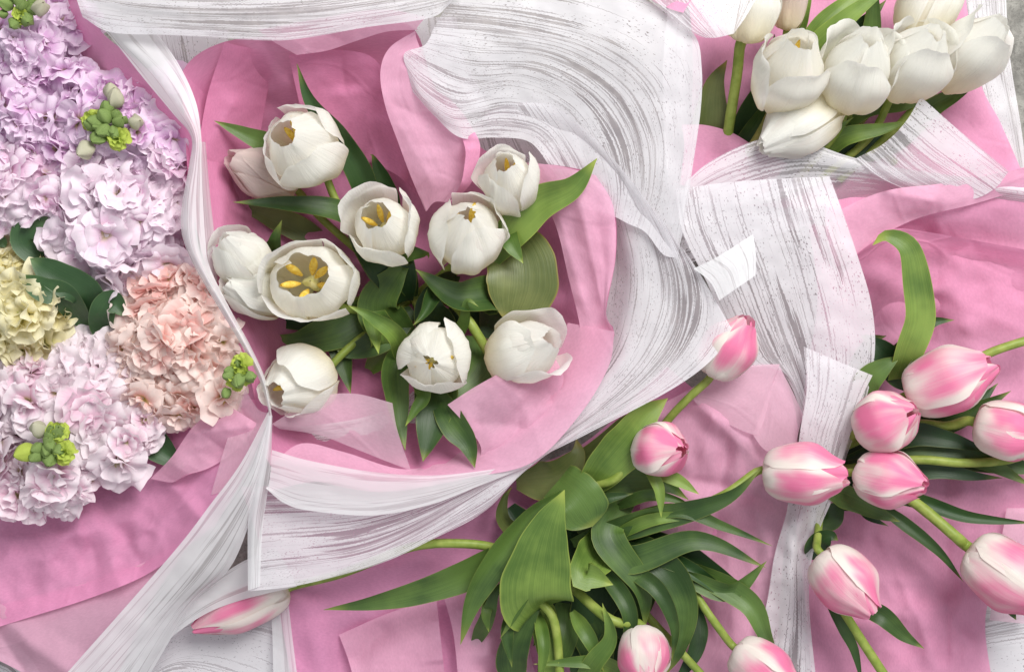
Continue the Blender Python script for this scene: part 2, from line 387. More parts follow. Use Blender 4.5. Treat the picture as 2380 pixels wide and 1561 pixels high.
sheet('overlapping_edge', [[(1990, 590, 118), (2050, 548, 124), (2085, 531, 128), (2150, 538, 124), (2250, 556, 120), (2410, 585, 112)], [(1960, 640, 80), (2050, 590, 90), (2100, 580, 92), (2250, 600, 84), (2410, 630, 80)],
      [(1930, 760, 3), (2050, 750, 3), (2150, 750, 5), (2300, 760, 8), (2420, 780, 8)]], M['tissue'], t, seed=11, auto=4, amp=6, nv=20)

# bouquet at the bottom centre
t = paper('tissue_paper', 1100, 1450, 0, 'pink tissue under the bottom bouquet of pink tulips, left of and right of the leaves', 'tissue paper', PT)
sheet('floor_panel', [[(560, 1130, 26), (900, 1120, 26), (1300, 1060, 26), (1550, 850, 40)], [(600, 1250, 26), (1000, 1240, 26), (1400, 1180, 22), (1700, 1000, 30)],
      [(640, 1380, 28), (1000, 1400, 30), (1400, 1380, 16), (1760, 1250, 24)], [(690, 1640, 24), (1000, 1640, 26), (1400, 1640, 16), (1740, 1640, 20)]], M['tissue_hot'], t, seed=12, auto=8, cr=[(700, 1370, 760, 1600, 14, 50), (1070, 1380, 1100, 1600, 12, 40), (780, 1340, 1010, 1300, 14, 50)], amp=6, ridge=9, nu=80, nv=60)
sheet('lower_fold', [[(788, 1474, 38), (812, 1540, 52), (838, 1640, 54)], [(900, 1425, 38), (912, 1520, 58), (930, 1640, 60)], [(1014, 1388, 40), (1024, 1480, 62), (1042, 1640, 66)]], M['tissue_light'], t, seed=13, auto=4, amp=5, nv=20)
sheet('lower_fold', [[(1030, 1380, 60), (1055, 1480, 66), (1070, 1640, 66)], [(1120, 1370, 60), (1130, 1480, 70), (1150, 1640, 70)], [(1220, 1400, 60), (1230, 1500, 66), (1260, 1640, 66)]], M['tissue_light'], t, seed=14, auto=4, amp=5, nv=20)
sheet('right_panel', [[(1500, 960, 90), (1480, 1080, 60), (1500, 1300, 40), (1520, 1640, 30)], [(1610, 900, 96), (1600, 1050, 84), (1620, 1300, 50), (1620, 1640, 40)],
      [(1712, 846, 100), (1700, 1040, 96), (1720, 1300, 60), (1680, 1640, 50)], [(1812, 846, 104), (1850, 960, 100), (1850, 1060, 90), (1820, 1300, 60), (1800, 1640, 50)]], M['tissue_light'], t, seed=15, auto=7, cr=[(1740, 860, 1680, 1010, 14, 50), (1600, 930, 1770, 1050, 14, 50), (1860, 1010, 1740, 900, 14, 50)], amp=7, ridge=10, nu=90, nv=50)
sheet('folded_corner', [[(1594, 914, 118), (1660, 882, 124), (1718, 850, 126)], [(1612, 930, 120), (1700, 940, 134), (1765, 925, 138), (1812, 846, 132)], [(1640, 960, 118), (1740, 1006, 128), (1766, 1000, 134), (1790, 925, 134)]], M['tissue_pale'], t, seed=16, amp=2, nv=16, crisp=True)
sheet('folded_corner', [[(1812, 852, 138), (1840, 905, 138), (1866, 962, 134)], [(1780, 930, 134), (1815, 985, 132), (1850, 1030, 126)], [(1750, 1010, 126), (1772, 1040, 122), (1800, 1058, 118)]], M['tissue_pale'], t, seed=55, amp=2, nv=16, crisp=True)
t = paper('wrapping_paper', 1900, 900, 0, 'white streaked paper sweeping down right of the bottom bouquet, twisted at its lower end', 'wrapping paper', PW)
sheet('main_panel', [[(1570, 440, 160), (1586, 540, 160), (1640, 650, 150), (1700, 780, 130), (1740, 848, 125), (1815, 862, 122), (1862, 960, 120), (1868, 1060, 110)],
      [(1690, 424, 172), (1715, 520, 170), (1760, 640, 160), (1810, 780, 140), (1860, 900, 130), (1890, 1000, 122), (1895, 1090, 112)],
      [(1820, 415, 178), (1850, 520, 178), (1890, 640, 168), (1925, 780, 155), (1935, 880, 142), (1930, 1000, 126), (1915, 1100, 114)],
      [(1928, 410, 180), (1958, 490, 182), (1995, 600, 176), (2024, 700, 168), (2034, 800, 158), (2020, 900, 146), (1985, 1010, 130), (1950, 1110, 116)]], M['print'], t, seed=17, amp=5, nu=90, nv=40)
sheet('folded_flap', [[(1868, 805, 176), (1875, 900, 168), (1860, 1000, 150), (1850, 1080, 120)], [(1945, 838, 180), (1930, 930, 166), (1905, 1010, 150), (1895, 1090, 122)], [(2028, 872, 176), (1998, 935, 162), (1970, 1030, 140), (1945, 1110, 122)]],
      M['print_light'], t, seed=18, amp=3, nv=20)
sheet('twisted_end', [[(1860, 1030, 112), (1835, 1130, 108), (1828, 1190, 104), (1800, 1290, 96), (1778, 1420, 84), (1722, 1640, 70)], [(1885, 1050, 128), (1880, 1130, 124), (1862, 1200, 122), (1838, 1300, 118), (1830, 1420, 104), (1800, 1640, 84)],
      [(1915, 1060, 112), (1908, 1130, 108), (1885, 1210, 104), (1862, 1300, 98), (1862, 1420, 92), (1860, 1640, 80)], [(1960, 1060, 120), (1938, 1150, 124), (1905, 1230, 118), (1884, 1320, 108), (1882, 1430, 98), (1904, 1640, 84)]],
      M['print'], t, seed=19, amp=8, freq=0.02, nv=30)
sheet('under_layer', [[(280, 1400, 5), (760, 1380, 5)], [(200, 1640, 5), (760, 1640, 5)]], M['film'], t, seed=62, amp=0, nv=4, nu=4)
sheet('lower_panel', [[(280, 1470, 10), (430, 1440, 10), (600, 1400, 10), (760, 1420, 10)][::-1], [(280, 1580, 10), (450, 1480, 10), (600, 1490, 10), (740, 1560, 10)][::-1], [(260, 1650, 10), (400, 1560, 10), (560, 1590, 10), (700, 1650, 10)][::-1], [(200, 1750, 10), (360, 1660, 10), (500, 1680, 10), (600, 1750, 10)][::-1]],
      M['print_dense'], t, seed=20, amp=2)
sheet('lower_panel', [[(620, 1368, 36), (632, 1450, 36), (636, 1640, 36)], [(668, 1368, 36), (676, 1450, 36), (700, 1640, 36)]], M['film_thin'], t, seed=21, amp=2, nv=8)

# bouquet in the centre
t = paper('tissue_paper', 900, 650, 0, 'pink tissue cupped around the central white tulips, with flaps folded in at top and bottom', 'tissue paper', PT)
ring = [(425, 165), (520, 98), (700, 78), (850, 46), (962, 68), (1010, 200), (1108, 335), (1200, 375), (1300, 385), (1385, 408), (1426, 470), (1432, 590), (1408, 730), (1428, 780), (1360, 900), (1240, 1082), (1080, 1100), (900, 1142), (740, 1118), (628, 1080), (600, 960), (560, 800), (480, 620), (440, 430), (430, 280)]
def rg(f, z, cx=880, cy=640): return [(cx + (x - cx) * f, cy + (y - cy) * f, z) for x, y in ring]
sheet('cupped_sheet', [rg(1.0, 200), rg(0.86, 146), rg(0.68, 66), rg(0.45, 26), rg(0.2, 16), rg(0.02, 14)], M['tissue_shaded'], t, seed=22, auto=14, cr=[(600, 95, 760, 330, 22, 60), (690, 135, 900, 160, 16, 40), (560, 240, 500, 620, 18, 50), (740, 140, 640, 230, 14, 40), (900, 150, 880, 400, 16, 50), (700, 1080, 955, 1000, 14, 40)], amp=6, freq=0.009, ridge=16, rfreq=0.006, closed=True, nu=170, nv=60)
sheet('inner_fold', [[(672, 128, 205), (760, 116, 205), (850, 126, 202), (892, 165, 196), (912, 215, 180)], [(690, 215, 158), (780, 205, 150), (860, 235, 142), (915, 275, 140), (940, 320, 130)], [(730, 380, 70), (820, 370, 66), (890, 390, 66), (940, 420, 66), (975, 460, 70)]], M['tissue_shaded'], t, seed=56, auto=3, amp=4, nv=30)
sheet('inner_fold', [[(522, 98, 212), (478, 240, 176), (462, 400, 160), (500, 560, 150)], [(570, 110, 196), (545, 260, 140), (520, 420, 120), (545, 580, 110)], [(640, 120, 170), (610, 280, 80), (590, 440, 60), (600, 600, 56)]], M['tissue_shaded'], t, seed=57, auto=3, amp=4, nv=24)
sheet('upper_flap', [[(965, 72, 236), (905, 112, 236), (884, 168, 230), (895, 245, 212), (925, 330, 186), (955, 410, 160), (990, 492, 130)], [(968, 90, 230), (940, 150, 226), (940, 220, 216), (975, 310, 194), (1010, 400, 172), (1010, 470, 142)],
      [(980, 120, 222), (1000, 190, 214), (1050, 250, 206), (1090, 310, 196), (1105, 350, 182), (1085, 420, 160), (1040, 470, 140)]], M['tissue_light'], t, seed=23, auto=4, amp=5, nv=24)
sheet('upper_fold', [[(1000, 200, 218), (1060, 245, 216), (1105, 310, 204), (1116, 350, 196), (1098, 420, 178), (1060, 465, 160)], [(1010, 215, 206), (1055, 280, 200), (1080, 340, 192), (1080, 380, 184), (1070, 430, 170), (1045, 470, 155)]], M['tissue'], t, seed=24, auto=4, amp=3, nv=10)
sheet('top_fold', [[(690, 128, 228), (760, 118, 232), (830, 95, 236), (900, 74, 240), (972, 70, 242)], [(640, 100, 226), (760, 80, 236), (850, 58, 240), (920, 52, 242), (970, 64, 242)], [(600, 70, 220), (760, 40, 228), (850, 25, 232), (920, 25, 234), (990, 40, 234)]][::-1], M['tissue_light'], t, seed=25, auto=4, amp=4, nv=12)
sheet('right_fold', [[(1200, 376, 212), (1240, 430, 198), (1290, 520, 176), (1320, 640, 166), (1350, 780, 176), (1330, 880, 176)], [(1300, 386, 220), (1340, 470, 204), (1370, 600, 188), (1390, 700, 192), (1410, 800, 200), (1350, 910, 200)],
      [(1385, 408, 224), (1425, 480, 220), (1430, 600, 216), (1408, 720, 212), (1426, 790, 216), (1370, 910, 214)]], M['tissue_light'], t, seed=26, auto=3, cr=[(1290, 470, 1360, 720, 12, 40), (1345, 450, 1405, 740, 12, 30)], amp=6, ridge=6, nv=24)
sheet('lower_left_flap', [[(632, 985, 206), (700, 942, 214), (760, 918, 218), (830, 915, 220), (912, 936, 220)], [(640, 990, 202), (720, 985, 208), (800, 985, 212), (870, 990, 212), (924, 1000, 212)], [(650, 996, 196), (740, 1010, 198), (820, 1040, 196), (900, 1072, 192), (955, 1092, 188)]], M['tissue_pale'], t, seed=27, amp=2, nv=24)
sheet('lower_right_flap', [[(1040, 940, 214), (1110, 895, 220), (1200, 850, 222), (1290, 830, 220)], [(1085, 990, 210), (1150, 960, 214), (1220, 930, 218), (1310, 880, 220)], [(1118, 1040, 202), (1150, 1020, 208), (1220, 990, 212), (1290, 930, 216)], [(1108, 1090, 190), (1150, 1050, 200), (1220, 1010, 204), (1290, 960, 210)]],
      M['tissue_light'], t, seed=28, auto=4, amp=4, nv=24)
sheet('lower_fold', [[(630, 1080, 202), (700, 1030, 196), (800, 1050, 192), (950, 1090, 184), (1090, 1040, 176), (1190, 970, 168), (1250, 890, 158), (1290, 820, 150), (1320, 750, 146)], [(628, 1110, 206), (730, 1085, 204), (850, 1105, 202), (1030, 1105, 204), (1160, 1055, 208), (1250, 980, 206), (1310, 900, 200), (1350, 830, 196), (1376, 760, 192)], [(625, 1140, 210), (750, 1118, 208), (900, 1142, 206), (1100, 1108, 222), (1240, 1072, 238), (1350, 960, 244), (1415, 850, 246), (1428, 770, 240)]], M['tissue_light'], t, seed=29, auto=4, amp=4, nv=14)

t = paper('wrapping_paper', 1200, 900, 0, 'big white streaked paper swirling around the central white tulips', 'wrapping paper', PW)
sheet('back_panel', [[(350, 60, 120), (365, 120, 118), (400, 210, 100)], [(430, 70, 124), (440, 130, 118), (455, 220, 100)], [(530, 70, 130), (530, 130, 122), (520, 220, 100)]], M['print_dense'], t, seed=30, amp=2, nv=20)
sheet('back_panel', [[(930, 40, 150), (940, 130, 150), (960, 260, 140)], [(990, 40, 150), (1000, 130, 150), (1040, 260, 140)], [(1060, 40, 150), (1080, 130, 150), (1140, 260, 140)]], M['print_dense'], t, seed=31, amp=2, nv=20)
sheet('swirled_panel', [[(1075, -80, 262), (1300, -70, 268), (1520, 10, 272), (1612, 78, 276), (1631, 160, 276), (1628, 260, 270), (1608, 400, 258), (1590, 520, 244), (1574, 600, 230)],
      [(1045, 0, 258), (1250, 20, 262), (1430, 70, 266), (1545, 150, 266), (1588, 260, 262), (1580, 390, 250), (1556, 500, 236), (1540, 590, 222)],
      [(1012, 58, 252), (1150, 70, 258), (1330, 105, 256), (1470, 190, 248), (1530, 310, 246), (1530, 430, 238), (1500, 540, 220)],
      [(988, 104, 246), (1100, 130, 250), (1260, 140, 240), (1390, 210, 230), (1460, 310, 230), (1480, 420, 226), (1460, 520, 210)],
      [(940, 124, 240), (990, 160, 240), (1080, 200, 236), (1200, 190, 226), (1320, 240, 214), (1390, 330, 214), (1420, 430, 210), (1420, 500, 200)],
      [(948, 170, 230), (985, 225, 230), (1060, 270, 226), (1180, 250, 212), (1280, 280, 202), (1340, 360, 200), (1370, 440, 196), (1380, 490, 190)],
      [(960, 215, 214), (1010, 270, 214), (1070, 320, 212), (1150, 320, 200), (1230, 330, 192), (1280, 390, 190), (1320, 450, 186), (1340, 480, 180)]], M['print_dense'], t, seed=32, amp=4, nu=100, nv=70)
arch = sheet('rounded_panel', [[(1095, 300, 170), (1110, 400, 80), (1130, 600, 20), (1050, 800, 20), (900, 950, 50), (650, 1000, 120)],
      [(1140, 258, 205), (1170, 330, 130), (1250, 600, 40), (1200, 850, 60), (1000, 1020, 90), (640, 1060, 150)],
      [(1200, 240, 216), (1260, 330, 170), (1370, 480, 120), (1400, 640, 110), (1340, 850, 120), (1080, 1060, 140), (850, 1125, 156), (625, 1120, 176)],
      [(1290, 250, 222), (1370, 360, 196), (1450, 520, 184), (1470, 690, 184), (1400, 870, 190), (1150, 1075, 184), (880, 1165, 184), (615, 1180, 186)],
      [(1390, 330, 228), (1460, 450, 216), (1530, 600, 208), (1530, 740, 208), (1430, 900, 206), (1180, 1085, 200), (880, 1200, 194), (605, 1230, 190)],
      [(1500, 462, 236), (1560, 580, 230), (1590, 690, 226), (1560, 810, 222), (1430, 940, 218), (1200, 1085, 210), (880, 1250, 200), (595, 1290, 194)],
      [(1610, 610, 244), (1640, 700, 240), (1620, 790, 236), (1520, 900, 230), (1370, 990, 224), (1200, 1100, 214), (880, 1285, 204), (588, 1335, 196)],
      [(1700, 762, 248), (1660, 830, 244), (1560, 905, 238), (1360, 1010, 230), (1235, 1078, 222), (1130, 1185, 214), (1000, 1255, 208), (880, 1310, 204), (700, 1358, 200), (580, 1373, 198)]], M['print'], t, seed=33, amp=4, nu=120, nv=80)
sheet('inner_layer', [[(618, 1134, 236), (660, 1168, 236), (720, 1186, 236), (867, 1197, 236), (1000, 1172, 234), (1110, 1130, 228), (1238, 1079, 223)], [(625, 1120, 230), (720, 1150, 230), (867, 1160, 230), (1000, 1142, 230), (1115, 1112, 227), (1236, 1077, 222)],
      [(632, 1045, 224), (720, 1070, 224), (867, 1096, 224), (1000, 1104, 224), (1115, 1094, 224), (1234, 1075, 220)]], M['film_thin'], t, seed=34, amp=2, nv=14)
sheet('folded_tab', [[(1612, 624, 262), (1650, 655, 264), (1672, 698, 262)], [(1665, 598, 270), (1700, 625, 272), (1715, 668, 270)], [(1750, 545, 268), (1757, 590, 272), (1756, 640, 268)]], M['film'], t, seed=35, amp=2, nv=16, nu=20)
sheet('left_margin', [[(624, 965, 262), (602, 1040, 246), (586, 1130, 232), (576, 1220, 216), (576, 1372, 204)], [(630, 965, 264), (618, 1060, 254), (602, 1140, 240), (590, 1230, 224), (586, 1368, 206)], [(633, 965, 258), (630, 1060, 236), (622, 1140, 220), (610, 1230, 208), (604, 1362, 200)]], M['film'], t, seed=36, amp=2, nv=10)

# sheets coming in from above
t = paper('wrapping_paper', 600, -40, 0, 'white streaked paper crossing the top left edge above the pink tissue', 'wrapping paper', PW)
sheet('main_panel', [[(150, -90, 290), (400, -90, 300), (700, -90, 300), (1110, -90, 296)], [(172, -20, 290), (380, 10, 310), (700, 10, 310), (1080, -40, 300)], [(185, 20, 288), (360, 40, 300), (650, 48, 306), (860, 30, 304), (1062, -10, 300)],
      [(192, 40, 280), (260, 76, 284), (400, 82, 290), (600, 94, 292), (700, 90, 292), (850, 64, 292), (1000, 42, 290), (1045, 10, 290)]], M['print'], t, seed=37, amp=3)
t = paper('wrapping_paper', 1640, 0, 0, 'white streaked paper with a curved lip hanging in left of the upper right white tulips', 'wrapping paper', PW)
sheet('main_panel', [[(1480, -60, 290), (1500, -10, 292), (1560, 40, 294), (1600, 72, 294), (1636, 88, 292)], [(1560, -60, 300), (1585, -10, 302), (1620, 35, 302), (1645, 65, 300), (1665, 88, 294)],
      [(1660, -60, 300), (1665, -20, 302), (1675, 20, 302), (1685, 50, 300), (1700, 80, 294)], [(1775, -60, 292), (1762, -15, 294), (1745, 20, 294), (1728, 48, 294), (1706, 78, 292)]][::-1], M['print'], t, seed=38, amp=2, nv=24)
t = paper('tissue_paper', 1540, -20, 0, 'small pink tissue patch at the top edge between two white papers', 'tissue paper', PT)
sheet('main_panel', [[(1488, -60, 297), (1500, -15, 299), (1520, 5, 300)], [(1540, -60, 305), (1548, -10, 306), (1560, 22, 306)], [(1615, -60, 310), (1610, -10, 310), (1588, 30, 308)]], M['tissue'], t, seed=39, auto=4, amp=1, nu=14, nv=14)

# bouquet at the left
t = paper('tissue_paper', 250, 900, 0, 'bright pink tissue around the stock flowers, fanning out at the lower left', 'tissue paper', PT)
sheet('upper_panel', [[(160, -60, 210), (230, 68, 220), (330, 150, 226), (410, 240, 230), (452, 320, 228), (462, 400, 222), (452, 520, 214), (480, 640, 206), (560, 800, 200), (622, 950, 200)],
      [(80, -60, 130), (180, 120, 130), (300, 240, 140), (390, 340, 140), (410, 450, 130), (420, 600, 110), (470, 760, 110), (520, 900, 130), (560, 1000, 150)],
      [(-60, -60, 60), (100, 240, 50), (220, 340, 50), (300, 450, 40), (330, 600, 40), (360, 760, 50), (400, 900, 60), (440, 1040, 90)],
      [(-120, 0, 60), (-60, 300, 40), (0, 500, 30), (60, 700, 30), (100, 850, 30), (200, 980, 40), (260, 1120, 60)]], M['tissue_hot'], t, seed=40, auto=8, amp=6, ridge=8, nu=90, nv=50)
sheet('lower_panel', [[(-80, 900, 40), (100, 960, 40), (300, 980, 50), (470, 960, 110), (560, 930, 170), (628, 930, 200)], [(-80, 1100, 44), (100, 1120, 50), (300, 1130, 60), (430, 1090, 100), (530, 1050, 150), (600, 1030, 190)],
      [(-80, 1300, 60), (100, 1290, 70), (280, 1260, 90), (400, 1220, 120), (480, 1160, 150), (560, 1120, 180)], [(-80, 1480, 90), (60, 1436, 94), (200, 1392, 110), (330, 1340, 140), (420, 1280, 170), (500, 1220, 190)]],
      M['tissue_hot'], t, seed=41, auto=9, cr=[(205, 1160, 300, 1420, 16, 60), (200, 1175, 380, 1105, 14, 50), (0, 1300, 330, 1200, 10, 70)], amp=8, ridge=14, nu=90, nv=60)
sheet('standing_fold', [[(520, 935, 176), (450, 990, 150), (400, 1060, 130), (350, 1112, 112)], [(560, 960, 186), (500, 1020, 164), (450, 1080, 140), (400, 1120, 120)], [(600, 985, 196), (555, 1040, 180), (490, 1085, 150), (425, 1105, 130)]], M['tissue_light'], t, seed=42, auto=4, amp=6, ridge=5, nv=20)
sheet('standing_fold', [[(570, 905, 206), (535, 1000, 190), (510, 1080, 176), (490, 1150, 160)], [(600, 950, 214), (570, 1040, 200), (545, 1100, 186), (520, 1140, 176)], [(626, 960, 220), (604, 1030, 208), (580, 1080, 200), (540, 1120, 190)]], M['tissue_pale'], t, seed=43, auto=4, amp=3, nv=14)
sheet('lower_layer', [[(-80, 1420, 72), (100, 1380, 82), (300, 1320, 102), (450, 1250, 142)], [(-80, 1500, 72), (60, 1480, 82), (200, 1460, 102), (350, 1400, 122)], [(-80, 1495, 52), (10, 1540, 62), (140, 1600, 72), (260, 1600, 82)]], M['tissue_light'], t, seed=45, auto=4, amp=4)
t = paper('wrapping_paper', 400, 1200, 0, 'translucent white paper edging the left stock bouquet and fanning out at its lower right', 'wrapping paper', PW)
sheet('upper_rim', [[(215, 40, 240), (262, 92, 244), (330, 178, 250), (400, 262, 254), (444, 318, 254), (440, 380, 250), (424, 470, 246), (422, 540, 246), (448, 612, 248), (500, 702, 250), (560, 800, 250), (606, 890, 250), (627, 965, 250)],
      [(260, 45, 252), (300, 100, 260), (375, 175, 268), (430, 260, 270), (455, 318, 268), (452, 380, 262), (440, 470, 262), (444, 560, 262), (470, 625, 262), (520, 712, 264), (570, 800, 264), (612, 885, 262), (629, 965, 258)],
      [(330, 50, 240), (368, 82, 246), (420, 158, 256), (456, 240, 260), (468, 320, 258), (468, 380, 250), (472, 470, 244), (478, 560, 244), (488, 622, 246), (536, 720, 248), (584, 808, 250), (618, 885, 250), (632, 965, 250)]], M['film'], t, seed=46, amp=2, nu=120, nv=20)
sheet('inner_rim', [[(462, 330, 240), (470, 450, 236), (478, 560, 232), (488, 640, 230)], [(478, 330, 200), (488, 450, 190), (500, 560, 190), (506, 660, 190)]], M['film_thin'], t, seed=47, amp=1, nv=6)
sheet('fanned_panel', [[(624, 955, 252), (560, 1075, 236), (490, 1170, 222), (420, 1262, 206), (300, 1400, 184), (140, 1580, 160)], [(628, 970, 262), (588, 1100, 250), (530, 1200, 236), (450, 1310, 222), (350, 1430, 196), (220, 1580, 170)],
      [(630, 975, 252), (604, 1100, 240), (568, 1200, 222), (500, 1320, 200), (400, 1430, 176), (300, 1580, 150)], [(631, 980, 248), (612, 1100, 232), (578, 1220, 206), (532, 1322, 176), (450, 1400, 150), (340, 1580, 120)]], M['film'], t, seed=48, amp=4, nv=40)
sheet('trailing_panel', [[(640, 1270, 110), (580, 1296, 112), (530, 1325, 112), (450, 1385, 110), (350, 1470, 104), (250, 1600, 96)], [(670, 1320, 110), (570, 1350, 114), (490, 1390, 114), (420, 1440, 112), (340, 1510, 106), (270, 1600, 98)], [(690, 1362, 106), (560, 1394, 108), (470, 1430, 108), (380, 1497, 104), (290, 1600, 98)]], M['film'], t, seed=49, amp=3, nv=16)
sheet('lower_panel', [[(-80, 1470, 20), (40, 1500, 20), (120, 1600, 20)], [(-80, 1600, 20), (0, 1620, 20), (60, 1700, 20)]], M['print'], t, seed=50, amp=1, nv=12)

# ---------------------------------------------------------------- tulips
def tube_mesh(name, pts, rad, seg=10, taper=1.0):
    n = max(8, len(pts) * 6); c = cat(pts, n)
    P = [Wp(*p) for p in c]; V = []
    for i, p in enumerate(P):
        a = P[max(0, i - 1)]; b = P[min(n, i + 1)]; t = (b - a).normalized()
        s = t.cross(Vector((0.1, 0.2, 1))).normalized(); q = s.cross(t)
        r = rad * S * (1 + (taper - 1) * i / n) * (1 + 0.04 * nz(i * 0.4, rad, 3))
        V.append([p + (s * math.cos(k / seg * 2 * math.pi) + q * math.sin(k / seg * 2 * math.pi)) * r for k in range(seg + 1)])
    return V, n, seg
def stem(parent, pts, rad=9, mat='stem', name='stem', taper=1.0):
    V, n, seg = tube_mesh(name, pts, rad, taper=taper); b = parent.location
    return obj(name, grid_mesh(name, [[v - b for v in r] for r in V], n, seg), M[mat], parent)
LR = random.Random(5)
def leaf(parent, pts, wd, mat='leaf', fold=0.28, roll=0.0, roll2=None, wav=0.12, base=0.35, peak=0.36, tipw=1.0, name='leaf', blunt=1.65):
    """pts from base to tip"""
    nu, nv = 34, 10
    c = cat(pts, nu); P = [Wp(*p) for p in c]; b = parent.location; V = []
    sd = LR.random() * 50; roll2 = roll if roll2 is None else roll2
    for i, p in enumerate(P):
        t = i / nu
        tg = (P[min(nu, i + 1)] - P[max(0, i - 1)]).normalized()
        s = tg.cross(Vector((0, 0, 1)))
        if s.length < 0.05: s = Vector((1, 0, 0))
        s.normalize(); up = s.cross(tg).normalized()
        a = R_(roll + (roll2 - roll) * t)
        s2 = s * math.cos(a) + up * math.sin(a); up2 = up * math.cos(a) - s * math.sin(a)
        if t < peak: f = base + (1 - base) * math.sin(math.pi / 2 * t / peak)
        else: f = max(0.0, 1 - ((t - peak) / (1 - peak)) ** blunt)
        f = max(f, 0.012)
        hw = wd * S * 0.5 * f
        row = []
        for j in range(nv + 1):
            v = j / nv * 2 - 1
            hgt = fold * hw * (abs(v) ** 1.6) * 1.0 + wav * hw * abs(v) * nz(t * 5 + sd, v * 1.4, sd)
            row.append(p + s2 * (hw * v * (1 - 0.06 * nz(t * 6 + sd, 3, v))) + up2 * hgt - b)
        V.append(row)
    return obj(name, grid_mesh(name, V, nu, nv), M[mat], parent)
def petal_grid(th0, L, Rr, op, wmax, rad, flare, rnd, drop=0.32, nu=18, nv=14, curl=0.05, twist=0.05, sc_len=1.0, ragged=0.022, lump=0.12):
    ks = [0, .10, .25, .45, .65, .85, 1.0]
    rr = [.14, .62, .88, 1.0, .96, (.80 * .55 + .45 * max(op, .2)) if op < .8 else .9, op]
    hh = [0, .04, .17, .40, .63, .85, 1.0]
    def it(a, u):
        for k in range(len(ks) - 1):
            if u <= ks[k + 1]:
                t = (u - ks[k]) / (ks[k + 1] - ks[k])
                p0 = a[max(0, k - 1)]; p1 = a[k]; p2 = a[k + 1]; p3 = a[min(len(a) - 1, k + 2)]
                m1 = (p2 - p0) * 0.5; m2 = (p3 - p1) * 0.5
                if k == 0: m1 = p2 - p1
                return (2 * t ** 3 - 3 * t * t + 1) * p1 + (t ** 3 - 2 * t * t + t) * m1 + (-2 * t ** 3 + 3 * t * t) * p2 + (t ** 3 - t * t) * m2
        return a[-1]
    sd = rnd.random() * 100; V = []
    for i in range(nu + 1):
        u0 = i / nu; row = []
        for j in range(nv + 1):
            v = j / nv * 2 - 1
            u = u0 * (1 - drop * abs(v) ** 2.9 + ragged * nz(v * 3.2, sd, 1) + 0.3 * ragged * nz(v * 7, sd, 4) * u0)
            u = min(max(u, 0), 1.03)
            aw = wmax * min(1.0, 0.55 + 1.6 * u)
            r = it(rr, u) * Rr * rad
            h = it(hh, u) * L * sc_len
            r += flare * Rr * max(0, u - 0.25) ** 1.6
            r += Rr * (1.3 if flare > 0.03 else 0.0) * max(0, u - 0.84) ** 1.5
            h -= abs(flare) * 0.18 * L * max(0, u - 0.25) ** 2
            r *= 1 + curl * abs(v) ** 3 * (0.3 + u) + twist * v * 0.8
            r += Rr * lump * nz(u * 2.0 + sd, v * 1.6, 5) + Rr * 0.035 * nz(u * 4 + sd, v * 5, 8) + Rr * 0.016 * u * math.cos(v * 9 + sd)
            r -= Rr * 0.03 * math.exp(-(v / .10) ** 2) * min(1, u * 1.3)
            th = th0 + v * aw + 0.03 * nz(u * 3, sd, v)
            row.append(Vector((r * math.cos(th), r * math.sin(th), h)))
        V.append(row)
    return V, nu, nv
